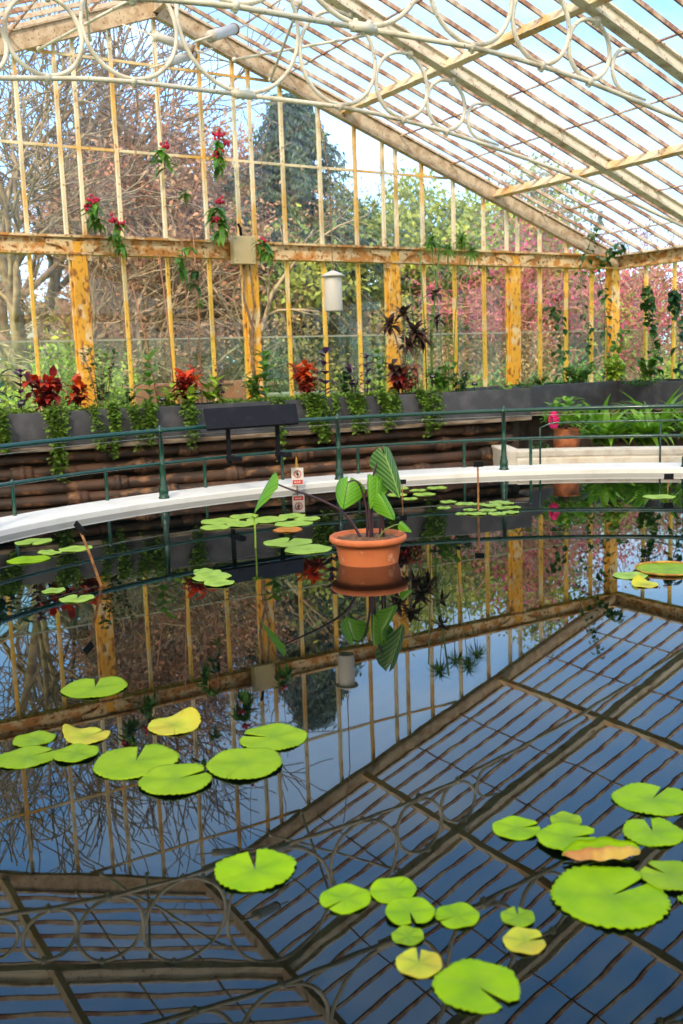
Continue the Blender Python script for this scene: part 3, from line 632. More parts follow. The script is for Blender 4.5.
# ================================================================== RAILINGS
RR = 6.13
def ang(px, py): return math.atan2(py - CY, px - CX)
FA = [ang(4.0, 10.35), ang(6.33, 10.45), ang(8.35, 9.66)]
st = (FA[0] - FA[2]) / 2
FA = [FA[2] - 2 * st, FA[2] - st, FA[2], FA[1], FA[0], FA[0] + st, FA[0] + 2 * st]
rail = tag(empty('guard_railing', (CX, CY, .07)), 'dark green two-bar guard railing with ball-topped posts on the pond kerb', 'railing')
def circ(r, z, a0, a1, n): return [(r * math.cos(a0 + (a1 - a0) * i / n), r * math.sin(a0 + (a1 - a0) * i / n), z) for i in range(n + 1)]
MB().tube(circ(RR, .752, FA[0] - .3, FA[-1] + .5, 90), .027, 10).build('top_rail', M['green'], rail, True)
MB().tube(circ(RR, .68, FA[0] - .3, FA[-1] + .5, 90), .004, 6).build('wire', M['wire'], rail, True)
MB().tube(circ(RR, .39, FA[0] - .3, FA[-1] + .5, 90), .019, 8).build('lower_rail', M['green'], rail, True)
pm = MB().lathe([(.062, 0), (.062, .015), (.050, .03), (.054, .07), (.050, .12), (.038, .14), (.043, .165), (.034, .185), (.031, .36), (.034, .37), (.034, .40), (.028, .41), (.026, .73), (.042, .725), (.044, .752), (.036, .78), (.02, .79), (.022, .80), (.012, .812), (.001, .816)], 16).mesh('post', M['green'])
for a in FA: inst(pm, 'post', rail, (RR * math.cos(a), RR * math.sin(a), 0))
# second, thinner fence on the outer edge of the coping with wires
R2 = 6.55
wf = tag(empty('wire_fence', (CX, CY, FZ)), 'slim green posts carrying thin wires behind the guard railing', 'fence')
for q in [(2.32, 10.25), (3.42, 10.75), (4.75, 10.72), (5.78, 10.8), (6.78, 10.6), (8.12, 10.15), (8.9, 9.75)]:
    a = ang(*q); c = (R2 * math.cos(a), R2 * math.sin(a), 0)
    MB().lathe([(.035, 0), (.035, .02), (.02, .03), (.02, .52), (.024, .53), (.024, .55), (.001, .57)], 10, c).build('post', M['green'], wf, True)
MB().tube(circ(R2, .54, ang(8.9, 9.75), ang(2.02, 9.95) + .7, 60), .006, 6).build('wire', M['wire'], wf, True)
# low green rail guarding the corner bed
br = tag(empty('bed_guard_rail', (CX, CY, FZ)), 'low green pipe rail in front of the potted shrub and strappy plants', 'railing')
a0_, a1_ = ang(9.35, 10.1), ang(12.3, 6.3)
e = circ(6.86, 0, a0_, a1_, 30); top = circ(6.86, .72, a0_, a1_, 30)
MB().tube([e[0], (e[0][0], e[0][1], .66), top[1]] + top[2:-1] + [(e[-1][0], e[-1][1], .66), e[-1]], .013, 8).build('pipe_rail', M['green'], br, True)
for i in (10, 20): MB().tube([e[i], top[i]], .012, 8).build('post', M['green'], br, True)

# ================================================================== SIGNS AND LABELS
# sloping information board clamped to the railing
bd = tag(empty('information_board', (5.17, 10.29, .07)), 'long dark sloping information board mounted at the railing', 'information board')
w_ = 1.22; rot = .0
f0 = Vector((-w_ / 2 - .02, .0, .74)); f1 = Vector((w_ / 2 - .12, 0, .72)); b0 = Vector((-w_ / 2 + .02, .30, .97)); b1 = Vector((w_ / 2 + .02, .26, .97))
f0, f1, b0, b1 = Vector((-.67, -.12, .745)), Vector((.50, -.12, .745)), Vector((-.60, .12, .965)), Vector((.60, .12, .965))
nn = (f1 - f0).cross(b0 - f0).normalized() * .035
MB().add([f0, f1, b1, b0, f0 - nn, f1 - nn, b1 - nn, b0 - nn], [(0, 1, 2, 3), (7, 6, 5, 4), (0, 4, 5, 1), (1, 5, 6, 2), (2, 6, 7, 3), (3, 7, 4, 0)]).build('panel', M['boardface'], bd, bevel=.006)
for x in (-.34, .30):
    MB().bar((x, .06, .30), (x, .06, .86), .035, .05, (0, 1, 0)).bar((x, -.09, .76), (x, .10, .92), .03, .04, (1, 0, 0)).box((x - .03, -.22, .36), (x + .03, .09, .41)).build('bracket', M['black'], bd)
def stake_label(foot, top, size, label, tilt=0., rz=0., name='plant_label_stake', mstake='stake', group='plant labels in the pond'):
    foot, top = Vector(foot), Vector(top); r = tag(empty(name, foot), label, 'plant label', group)
    v = top - foot
    MB().tube([(0, 0, -.3), (0, 0, 0), v * .5 + Vector((.004, 0, 0)), v], .0095 if v.length > .3 else .005, 8).build('stake', M[mstake], r, True)
    w, h = size
    pl = MB().box((-w / 2, -.006, -h / 2), (w / 2, .006, h / 2)).build('label_plate', M['black'], r, bevel=.003)
    pl.location = v + Vector((0, -.012, 0)); pl.rotation_euler = (.12, tilt, rz)
    return pl
def lines(pl, w, h, n=3):
    for i in range(n):
        ww = w * (.7 if i != n - 1 else .45); z = h * (.26 - .24 * i)
        o = MB().box((-ww / 2, -.0075, z - h * .04), (ww / 2, -.0055, z + h * .04)).build('printed_line', M['print'], pl)
stake_label((5.03, 6.14, 0), (5.02, 6.14, .0), (.1, .05), '') if False else None
stake_label((6.22, 7.58, 0), (6.22, 7.58, .46), (.095, .055), 'black plant label on an upright wooden stake in the far raft of pads', rz=-.5)
stake_label((2.09, 6.70, 0), (1.97, 6.72, .43), (.10, .05), 'black plant label on a leaning wooden stake in front of the white rim', tilt=.75, rz=-1.0)
stake_label((8.54, 7.2, 0), (8.54, 7.2, .16), (.10, .065), 'small black plant label low above the water near the far rim', rz=-.7)
stake_label((6.1, 8.72, 0), (6.1, 8.72, .2), (.08, .05), 'plant label on a short wooden stake half hidden behind the elephant ear leaves', rz=-.5)
# red and white prohibition sign
sg_ = tag(empty('prohibition_sign', (5.70, 10.32, 0)), 'small white sign with red prohibition ring and red text band at the rim', 'sign')
MB().tube([(0, .02, -.2), (0, .02, .30)], .008, 8).build('stake', M['stake'], sg_, True)
MB().lathe([(.03, .255), (.035, .27), (.02, .29), (.026, .305), (.012, .33), (.016, .35), (.006, .39), (.001, .40)], 12, (.01, .03, 0)).build('brass_finial', mat('old_brass', (.45, .26, .06), .35, .6), sg_, True)
pr_ = MB().box((-.072, -.004, -.105), (.072, .004, .105)).build('sign_plate', M['signw'], sg_); pr_.location = (0, 0, .165); pr_.rotation_euler.z = -.45
MB().box((-.06, -.0065, -.092), (.06, -.004, -.042)).build('red_band', M['red'], pr_)
MB().tube([(.042 * math.cos(2 * PI * i / 24), -.006, .03 + .042 * math.sin(2 * PI * i / 24)) for i in range(24)], .0055, 6, closed=True).bar((-.03, -.0065, .06), (.03, -.0065, .0), .003, .009, (0, -1, 0)).build('prohibition_ring', M['red'], pr_)
MB().box((-.006, -.0062, .0), (.006, -.0045, .045)).blob((0, -.005, .055), .008, 1, 8, 5).box((-.022, -.0062, .024), (.022, -.0045, .034)).build('swimmer_mark', M['black'], pr_)
for i in range(3): MB().box((-.04 + .027 * i, -.0072, -.074), (-.022 + .027 * i, -.0062, -.060)).build('band_text_mark', M['signw'], pr_)
# little black labels in the planter
PLB = [(2.94, 12.0, .13, 'black plant label in front of the purple basil in the planter'), (4.63, 11.80, .10, 'black plant label between the trailing plants left of the scarlet coleus'),
       (5.08, 11.74, .16, 'black plant label in front of the scarlet coleus'), (7.26, 11.44, .20, 'black plant label beside the purple shoots above the ivy'),
       (8.45, 11.27, .24, 'black plant label below the bamboo canes'), (9.12, 11.17, .11, 'black plant label over the bare ground cover of the planter')]
for x, y, h, l in PLB:
    pl = stake_label((x, y, .98), (x, y, 1.02 + h), (.085, .05), l, rz=-.4, name='bed_label', mstake='black', group='plant labels in the planter'); lines(pl, .085, .05, 2)

# white lantern-like feeder hanging on a cord, junction box
ln_ = tag(empty('hanging_canister', (6.22, 10.2, 2.1)), 'white cylindrical canister with a flat lid hanging on a cord', 'canister')
MB().lathe([(.098, 0), (.103, .01), (.103, .40), (.097, .41)], 24).build('body', M['white'], ln_, True)
MB().lathe([(.14, .40), (.145, .41), (.09, .44), (.02, .47), (.001, .475)], 24).build('lid', M['white'], ln_, True)
MB().tube([(0, 0, .47), (.02, 0, .55), (0, 0, .60), (0, .0, 1.5), (.0, .2, 2.33)], .006, 6).tube([(.02, 0, .47), (-.015, 0, .54), (.01, .0, .62)], .006, 6).build('cord', M['stem_brown'], ln_, True)
jb = tag(empty('junction_box', (6.33, 12.78, 3.09)), 'square cream box fixed to the wall plate over a post', 'box')
MB().box((-.17, -.07, -.19), (.17, .05, .19)).build('housing', M['box'], jb, bevel=.008)
MB().tube([(-.02, -.02, .19), (-.03, -.02, .30), (-.05, -.0, .36)], .02, 10).build('cable_gland', M['black'], jb, True)
for x in (-.13, .13):
    for z in (-.15, .15): MB().blob((x, -.071, z), .010, 1, 8, 4).build('screw', M['wire'], jb, True)
wc = MB().tube([(6.36, 12.82, 2.9), (6.33, 12.80, 2.4), (6.45, 12.8, 2.0), (6.40, 12.8, 1.5), (6.47, 12.8, 1.1)], .02, 8).tube([(6.44, 12.8, 2.9), (6.48, 12.8, 2.3), (6.38, 12.8, 1.8), (6.47, 12.8, 1.2)], .012, 8).build('dried_climber', M['stem_brown'], smooth=True)
tag(wc, 'dry brown climbing stem twisting up the post under the cream box', 'stem')
# ================================================================== LILY PADS
def lily_pad(x, y, r, a, notch, key, label, i):
    rnd = random.Random(i * 37 + 5)
    o_name = 'lily_pad'
    n = 150 if r > .08 else 64 if r > .05 else 40; vs = [(0, 0, .004)]; half = (.10 if r > .12 else .12) if notch else .006
    big = key == 'n' or r > .1
    teeth = (38 if r > .12 else 26); amp = (.055 if key == 'n' else .042 if r > .08 else .016)
    rings = [.25, .55, .8, .93, 1.]
    curl = key == 'y' and r > .07
    ph = rnd.random() * 6; el = 1 + rnd.uniform(-.05, .05)
    def pt(f, t, k):
        u = k / n; tt = half + (2 * PI - 2 * half) * u
        # lobes round off beside the notch
        edge = min(u, 1 - u) * n / 6.
        rr = r * f * (1 - (.10 * max(0, 1 - edge) if notch else 0) * f)
        rr *= 1 + f * f * (.022 * math.sin(2 * tt + ph) + .014 * math.sin(3 * tt + ph * 2) + amp * abs(math.sin(tt * teeth / 2 + .8 * math.sin(tt * 7 + ph))) * (1 + .5 * math.sin(tt * 5 + ph)) - amp / 2)
        z = .004 + .003 * f * math.sin(5 * tt + ph) + (.004 * f ** 6 if key == 'n' else .002 * f ** 6)
        if curl: z += .045 * max(0, math.cos(tt - 2.2)) ** 4 * f ** 3
        if key == 'R' : z += .0
        return (rr * math.cos(tt), rr * math.sin(tt) * el, max(z, .002))
    for f in rings:
        for k in range(n + 1): vs.append(pt(f, 0, k))
    fs = []
    for k in range(n): fs.append((0, k + 1, k + 2))
    for j in range(len(rings) - 1):
        for k in range(n):
            p_ = 1 + j * (n + 1) + k; fs.append((p_, p_ + n + 1, p_ + n + 2, p_ + 1))
    mb = MB().add(vs, fs)
    if not notch:  # close the narrow slit
        pass
    m = M['pad_' + (key if key != 'R' else 'b')]
    multi = key == 'R' or key == 'n'
    if key == 'R':
        rt = empty(o_name, (x, y, 0), a); tag(rt, label, 'lily pad', 'lily pads')
        mb.build('leaf_disc', m, rt, True)
        MB().arc_sweep([(r * .97, .002), (r * 1.0, .003), (r * 1.025, .018), (r * 1.015, .020)], (0, 0), half, 2 * PI - half, 60).build('upturned_rim', M['padrim'], rt, True)
        return rt
    o = mb.build(o_name, m, smooth=True); o.location = (x, y, .0); o.rotation_euler.z = a
    s = o.modifiers.new('thick', 'SOLIDIFY'); s.thickness = .004; s.offset = -1
    tag(o, label, 'lily pad', 'lily pads')
    return o
placed = []
for i, (x, y, r, a, notch, key, label) in enumerate(PADS):
    p_ = lily_pad(x, y, r, a, notch, key, label, i)
    # overlapping pads ride a few millimetres over each other
    lay = sum(1 for (px, py, pr__, l_) in placed if math.hypot(px - x, py - y) < (pr__ + r) * .98)
    z = .005 * min(lay, 3); p_.location.z = z; placed.append((x, y, r, z))
# the folded pad with a brown edge: one half lies flat, the other folds up and over
fp = tag(empty("lily_pad", (2.085, 1.985, .012), -.50), 'folded lily pad with a curled brown and cream edge in the near right cluster', 'lily pad', 'lily pads')
mb = MB(); vs = []; fs = []; n = 26; r = .115
for j in range(9):
    v = j / 8
    for k in range(n + 1):
        u = -1 + 2 * k / n; half = math.sqrt(max(0, 1 - u * u)); w = v * half * r * .8
        foldang = .25 + v * 1.0 if j else 0
        vs.append((u * r * 1.05, w * math.cos(foldang * .9), .004 + w * math.sin(foldang * .9) * .34 + .004 * math.sin(u * 9)))
for j in range(8):
    for k in range(n): p0 = j * (n + 1) + k; fs.append((p0, p0 + 1, p0 + n + 2, p0 + n + 1))
mb.add(vs, fs).build('upper_fold', M['pad_a'], fp, True)
mb = MB(); vs = []; fs = []
for j in range(5):
    v = j / 4
    for k in range(n + 1):
        u = -1 + 2 * k / n; half = math.sqrt(max(0, 1 - u * u)); w = v * half * r * .42
        vs.append((u * r * 1.05, -w, .006 + .03 * math.sin(v * PI) * half + .003 * math.sin(u * 12)))
for j in range(4):
    for k in range(n): p0 = j * (n + 1) + k; fs.append((p0 + n + 1, p0 + n + 2, p0 + 1, p0))
mb.add(vs, fs).build('curled_edge', M['padrim'], fp, True)
# bud standing above the far raft
bud = tag(empty('lily_bud', (3.59, 7.27, 0)), 'yellow-green water lily bud on a tall bare stem above the far pads', 'flower bud')
MB().tube([(0, 0, -.3), (.0, 0, 0), (.004, 0, .14), (0, 0, .25)], .008, 8).build('stem', M['leaf_lime'], bud, True)
mb = MB()
for k in range(8): mb.leaf((0, 0, .245), k * PI / 4, .25 + .5 * (k % 2), .055, .03, .3, 3)
mb.build('petal_crown', M['leaf_lime'], bud, True)

# ================================================================== THE ELEPHANT EAR IN ITS TERRACOTTA POT
pot = tag(empty('potted_elephant_ear', (4.00, 6.18, 0)), 'terracotta pan of elephant ear standing in the pond water', 'potted plant')
MB().lathe([(.215, -.25), (.22, -.02), (.235, .06), (.246, .13), (.252, .15), (.285, .158), (.294, .172), (.294, .192), (.286, .205), (.272, .207), (.262, .198), (.256, .175), (.25, .172)], 56).build('pot', M['terra'], pot, True)
mb = MB(); vs = [(0, 0, .188)]; fs = []
for j, f in enumerate((.3, .6, .85, 1.)):
    for k in range(36):
        t = 2 * PI * k / 36; vs.append((.259 * f * math.cos(t), .259 * f * math.sin(t), .186 - .012 * f + .006 * math.sin(k * 2.3 + j * 1.7)))
for k in range(36): fs.append((0, 1 + k, 1 + (k + 1) % 36))
for j in range(3):
    for k in range(36): a_ = 1 + j * 36; fs.append((a_ + k, a_ + 36 + k, a_ + 36 + (k + 1) % 36, a_ + (k + 1) % 36))
mb.add(vs, fs).build('soil', M['soil'], pot, True)
def vein_mat(name, c1, c2, vp=.4):
    m = mat(name, c1, .35, trans=.4); N = m.node_tree.nodes; L = m.node_tree.links
    b = next(n for n in N if n.type == 'BSDF_PRINCIPLED'); tl = next(n for n in N if n.type == 'BSDF_TRANSLUCENT')
    co = N.new('ShaderNodeTexCoord'); sx = N.new('ShaderNodeSeparateXYZ'); L.new(co.outputs['UV'], sx.inputs[0])
    def op(o, a, bb=None, v=None):
        n = N.new('ShaderNodeMath'); n.operation = o; L.new(a, n.inputs[0])
        if bb is not None: L.new(bb, n.inputs[1])
        if v is not None: n.inputs[1].default_value = v
        return n.outputs[0]
    ax = op('ABSOLUTE', op('SUBTRACT', sx.outputs['X'], v=.5)); k = op('MULTIPLY', ax, v=1.1); s = op('ADD', sx.outputs['Y'], k)
    w = op('ABSOLUTE', op('SINE', op('MULTIPLY', s, v=24.))); w = op('POWER', w, v=vp)
    mid = op('LESS_THAN', ax, v=.025); mm = op('SUBTRACT', w, mid)
    x = N.new('ShaderNodeMix'); x.data_type = 'RGBA'; x.clamp_factor = True; L.new(mm, x.inputs['Factor']); x.inputs['A'].default_value = (*c2, 1); x.inputs['B'].default_value = (*c1, 1)
    L.new(x.outputs['Result'], b.inputs['Base Color']); L.new(x.outputs['Result'], tl.inputs['Color'])
    return m
M['ear'] = vein_mat('veined_elephant_ear_leaf', (.19, .50, .03), (.06, .22, .02), .35)
M['ear_dark'] = vein_mat('dark_veined_elephant_ear_leaf', (.045, .16, .045), (.30, .50, .10), .5)
def ear_leaf(p_att, down, normal, L_, W_, m, cup=.10, name='leaf'):
    """heart-shaped leaf hung from its attachment; down = direction to the tip, normal = face direction"""
    d = Vector(down).normalized(); nrm_ = Vector(normal); nrm_ = (nrm_ - d * nrm_.dot(d)).normalized(); s = d.cross(nrm_).normalized()
    R_, C_ = 16, 9; vs = []; uv = []; fs = []
    for i in range(R_ + 1):
        t = i / R_                       # 0 top of the lobes .. 1 tip
        if t < .24: hw = math.sqrt(max(0, 1 - ((.24 - t) / .24) ** 2)) * .94 + .03
        else: hw = math.cos((t - .24) / .76 * PI / 2) ** .78
        lo = .22 * max(0, 1 - t / .22) # notch between the lobes
        for k in range(-C_, C_ + 1):
            u = k / C_; y = t
            au = abs(u); xx = u * hw
            if t < .22: xx = math.copysign(lo * .55 + au * max(hw - lo * .55, 0), u) if k else 0; 
            if t < .22 and k == 0: y = .22 + (t - .22) * 0.05
            rip = .022 * math.sin((y + abs(xx) * .5) * 24 * 1.0)
            zz = -cup * (xx * xx) * 1.4 - .16 * (y - .3) ** 2 + rip * (au) * .6
            P = d * ((y - .22) * L_) + s * (xx * W_ / 2) + nrm_ * (zz * L_)
            vs.append(Vector(p_att) + P); uv.append((xx * .5 + .5, y))
    w = 2 * C_ + 1
    for i in range(R_):
        for k in range(w - 1): fs.append((i * w + k, i * w + k + 1, (i + 1) * w + k + 1, (i + 1) * w + k))
    mb = MB().add(vs, fs); o = mb.build(name, m, pot, True)
    ul = o.data.uv_layers.new(name='UVMap')
    for lp in o.data.loops: ul.data[lp.index].uv = uv[lp.vertex_index]
    return o
TC = Vector((-.48, -.80, .25))      # towards the path side the blades face
def stalk(pts, r0=.011, r1=.006, m='stem_dark'):
    n = len(pts); P = [Vector(p) for p in pts]; sm = []
    for i in range(n - 1):
        a = P[max(i - 1, 0)]; b = P[i]; c = P[i + 1]; d_ = P[min(i + 2, n - 1)]
        for k in range(5):
            t = k / 5; sm.append(.5 * ((2 * b) + (c - a) * t + (2 * a - 5 * b + 4 * c - d_) * t * t + (3 * b - a - 3 * c + d_) * t ** 3))
    sm.append(P[-1]); q = len(sm)
    MB().tube(sm, [r0 + (r1 - r0) * i / (q - 1) for i in range(q)], 8).build('leaf_stalk', M[m], pot, True)
# positions relative to the pot centre: x along the picture plane R, z up; r(x) converts
Rv = Vector((.851, -.525, 0)); Bk = Vector((.525, .851, 0))
def P3(u, b, z): return Rv * u + Bk * b + Vector((0, 0, z))
ear_leaf(P3(.15, -.02, .79), P3(.11, -.05, -.32), TC + Vector((.25, 0, 0)), .41, .20, M['ear_dark'], .2)
stalk([P3(.02, 0, .17), P3(.015, .0, .40), P3(.05, .0, .64), P3(.11, .01, .80), P3(.15, -.01, .80)])
ear_leaf(P3(-.14, -.02, .60), P3(-.05, -.06, -.2), TC + Vector((-.2, 0, .5)), .25, .23, M['ear'], .35)
stalk([P3(-.01, .02, .17), P3(-.0, .02, .36), P3(-.04, .02, .56), P3(-.09, .0, .62), P3(-.14, -.02, .61)])
ear_leaf(P3(.01, -.02, .61), P3(-.005, -.03, -.2), P3(-.7, -.7, .1), .27, .12, M['ear'], .5)
stalk([P3(.03, .02, .17), P3(.035, .02, .38), P3(.01, .0, .61)])
ear_leaf(P3(.09, -.03, .59), P3(-.02, -.03, -.2), TC, .24, .12, M['ear'], .4)
stalk([P3(.09, .02, .17), P3(.095, .0, .36), P3(.09, -.02, .59)])
ear_leaf(P3(.12, -.06, .49), P3(.09, -.04, -.17), TC + Vector((.3, 0, .2)), .24, .15, M['ear'], .3)
stalk([P3(.12, .02, .17), P3(.115, .0, .32), P3(.12, -.04, .495)])
ear_leaf(P3(-.72, -.04, .65), P3(-.15, .0, -.23), P3(-.8, -.30, .5), .36, .20, M['ear'], .1)
stalk([P3(-.05, .02, .17), P3(-.12, .02, .30), P3(-.22, .0, .41), P3(-.40, -.02, .51), P3(-.58, -.04, .58), P3(-.725, -.04, .645)], .012, .006)
ear_leaf(P3(.265, -.04, .29), P3(.07, -.02, -.07), TC + Vector((.3, 0, .5)), .12, .07, M['ear'], .3)
stalk([P3(.07, .0, .17), P3(.13, -.02, .24), P3(.20, -.03, .275), P3(.265, -.04, .29)], .006, .004, 'stem_green')

# ================================================================== PLANTS ON THE BEDS
def plant(name, label, cat, loc, group=None):
    return tag(empty(name, loc), label, cat, group)
def coleus(loc, h, w, ms, label, n=70, L_=.12, seed=1):
    n = int(n * 1.5); L_ *= 1.4; w *= 1.5
    r = plant('coleus', label, 'plant', loc, 'coleus plants in the planter'); rnd = random.Random(seed)
    st = MB(); lv = [MB() for _ in ms]
    for k in range(7):
        a = rnd.random() * 6.28; tx = Vector((math.cos(a) * w * .38 * rnd.random(), math.sin(a) * w * .3 * rnd.random(), h * rnd.uniform(.65, 1.)))
        st.tube([(tx.x * .2, tx.y * .2, -.06), (tx.x * .6, tx.y * .6, tx.z * .5), tx], .007, 6)
        for j in range(n // 7):
            t = rnd.uniform(.2, 1.0); b = Vector((tx.x * t, tx.y * t, tx.z * t)); az = rnd.random() * 6.28
            mi = 0 if (t > .72 or len(ms) == 1) else 1 if rnd.random() < .8 else 0
            lv[min(mi, len(ms) - 1)].leaf(b, az, rnd.uniform(.0, 1.0), L_ * rnd.uniform(.7, 1.15), L_ * .40, rnd.uniform(.6, 1.5), 5)
    st.build('stem', M['stem_dark'], r, True)
    for q, m in enumerate(ms): lv[q].build('foliage' if q == 0 else 'lower_foliage', M[m], r, True)
    return r
def leafy(loc, h, w, m, label, n=60, L_=.10, W_=.45, stems=5, seed=2, name='leafy_plant', droop=1.0, stemm='stem_green', cat='plant', group='green plants in the planter', top=0.15):
    r = plant(name, label, cat, loc, group); rnd = random.Random(seed); st = MB(); lv = MB()
    for k in range(stems):
        a = 6.28 * k / stems + rnd.random(); q = w * .5 * rnd.uniform(.2, 1); tx = Vector((math.cos(a) * q, math.sin(a) * q * .7, h * rnd.uniform(.7, 1.) if k else h))
        st.tube([(tx.x * .2, tx.y * .2, -.06), (tx.x * .5, tx.y * .5, tx.z * .5), tx], .005, 6)
        for j in range(max(1, int(n * 1.5) // stems)):
            t = rnd.uniform(top, 1.0); b = Vector((tx.x * t, tx.y * t, tx.z * t))
            lv.leaf(b, rnd.random() * 6.28, rnd.uniform(-.2, .9), L_ * rnd.uniform(.7, 1.3), L_ * W_ * 1.35, droop * rnd.uniform(.4, 1.3), 4)
    st.build('stem', M[stemm], r, True); lv.build('foliage', M[m], r, True); return r
def spire(loc, h, m, label, whorls=6, L_=.10, seed=3, stemm='stem_dark', group='upright spires in the planter', W_=.38):
    r = plant('spire_plant', label, 'plant', loc, group); rnd = random.Random(seed); lv = MB()
    lean = Vector((rnd.uniform(-.04, .04), 0, h)); MB().tube([(0, 0, -.06), lean * .5, lean], .006, 6).build('stem', M[stemm], r, True)
    for k in range(whorls):
        t = .15 + .85 * k / (whorls - 1)
        for j in range(4): lv.leaf(lean * (t + rnd.uniform(-.05, .05)), j * 1.57 + k * .8 + rnd.uniform(-.4, .4), rnd.uniform(.35, .9) * (.5 + .6 * t), L_ * (2.0 - .5 * t) * rnd.uniform(.75, 1.15), L_ * W_ * 1.5, rnd.uniform(.7, 1.5), 5)
    lv.build('foliage', M[m], r, True); return r
BZ = 1.0
leafy((2.62, 12.30, BZ), .50, .5, 'leaf_blue', 'dark green broad-leaved plant at the left edge of the planter', 46, .20, .35, 5, 21)
spire((3.0, 12.3, BZ), .52, 'leaf_purple', 'purple basil spire left of the red coleus', 6, .12, 22)
coleus((3.28, 12.24, BZ), .50, .42, ['leaf_maroon', 'leaf_maroon'], 'maroon and red coleus beside the purple spire, left of the ochre post', 84, .17, 23)
MBt = coleus((3.31, 12.18, BZ + .22), .26, .30, ['leaf_red'], 'bright red coleus top rising out of the maroon one', 22, .15, 29)
coleus((3.66, 12.2, BZ), .40, .34, ['leaf_orange', 'leaf_maroon'], 'small orange coleus just left of the ochre post', 42, .15, 24)
leafy((3.98, 12.2, BZ), .80, .62, 'leaf_dark', 'tall loose dark green shrub in front of the ochre post', 110, .085, .5, 8, 25, stemm='stem_brown')
leafy((4.27, 12.1, BZ), .30, .4, 'leaf_dark', 'low dark green plant right of the tall loose shrub', 40, .09, .5, 5, 26)
spire((4.58, 12.1, BZ), .62, 'leaf_mid', 'upright pale green shoot with drooping leaves left of the scarlet coleus', 6, .17, 27, 'stem_green')
leafy((4.78, 11.95, BZ), .26, .3, 'leaf_lime', 'lime green low plant left of the scarlet coleus', 24, .13, .5, 4, 28)
coleus((5.05, 12.02, BZ), .50, .34, ['leaf_red', 'leaf_maroon'], 'scarlet coleus with a dark centre, brightest in the planter', 56, .17, 30)
leafy((5.02, 11.78, BZ), .22, .3, 'leaf_lime', 'yellow-green leaves at the foot of the scarlet coleus', 14, .15, .5, 3, 31)
leafy((5.36, 11.95, BZ), .36, .42, 'leaf_lime', 'yellow-green arching leaves right of the scarlet coleus', 26, .20, .32, 4, 32)
leafy((5.52, 12.02, BZ), .60, .34, 'leaf_purple', 'thin twiggy purple-leaved shrub above the information board', 46, .075, .55, 6, 33, stemm='stem_brown')
leafy((5.98, 11.9, BZ), .36, .4, 'leaf_mid', 'light green bushy plant left of the pale post base', 70, .10, .5, 6, 34)
spire((6.14, 11.9, BZ), .62, 'leaf_mid', 'tall green shoot with long hanging leaves beside the pale post', 7, .19, 35, 'stem_green')
coleus((6.74, 11.80, BZ), .50, .50, ['leaf_orange', 'leaf_maroon'], 'wide orange and maroon coleus above the ivy', 120, .14, 36)
spire((7.0, 11.78, BZ), .60, 'leaf_purple', 'tall dark purple spire right of the wide coleus', 5, .16, 37)
leafy((7.28, 11.7, BZ), .42, .34, 'leaf_dark', 'dark green bush between the purple spires', 60, .09, .5, 5, 38)
spire((7.40, 11.72, BZ), .42, 'leaf_purple', 'short purple spire beside the black label', 5, .13, 39)
spire((7.63, 11.68, BZ), .55, 'leaf_purple', 'slim purple spire left of the light green shoot', 5, .13, 40)
spire((7.82, 11.66, BZ), .62, 'leaf_mid', 'light green shoot left of the bronze coleus', 6, .15, 41, 'stem_green')
coleus((8.10, 11.60, BZ), .54, .34, ['leaf_bronze', 'leaf_maroon'], 'bronze and brick-red bush in front of the orange post', 90, .15, 42)
leafy((8.22, 11.5, BZ), .46, .30, 'leaf_pink', 'pinkish brick-red leafy plant against the orange post', 60, .12, .45, 5, 43)
leafy((8.72, 11.42, BZ), .42, .5, 'leaf_mid', 'light green bush at the foot of the bamboo canes', 90, .12, .45, 7, 44)
leafy((9.06, 11.40, BZ), .32, .5, 'leaf_bluish' if 'leaf_bluish' in M else 'leaf_blue', 'feathery bluish green bush right of the bamboo canes', 120, .09, .3, 9, 45)
leafy((9.75, 11.15, BZ), .10, .5, 'leaf_lime', 'sparse pale seedlings on the planter edge', 26, .05, .6, 5, 46, name='seedling_patch')
leafy((10.05, 11.1, BZ - .04), .22, .32, 'leaf_trail', 'frothy small-leaved plant spilling at the planter end', 90, .04, .5, 7, 47)
# low strips of groundcover in the long planter
gc = leaf_cards('groundcover', M['leaf_trail'], [(x, fy(x) + .25, 1.02, .28, .17, .06) for x in (2.9, 3.5, 4.1, 4.6, 5.6, 6.05, 6.5, 7.2, 7.7, 8.6)], 3600, .045)
tag(gc, 'low green groundcover carpeting the long slate planter', 'groundcover', kind='stuff')
gc = leaf_cards('groundcover', M['leaf_dark'], [(x, fy(x) + .3, 1.0, .3, .2, .035) for x in (9.2, 9.7)] + [(10.8, 12.0, 1.0, .5, .2, .06), (11.8, 12.15, 1.0, .5, .2, .06), (12.75, 11.2, 1.0, .2, .5, .05), (12.7, 10, 1.0, .2, .6, .05)], 1800, .05)
tag(gc, 'dark mossy groundcover in the planters towards the corner', 'groundcover', kind='stuff')
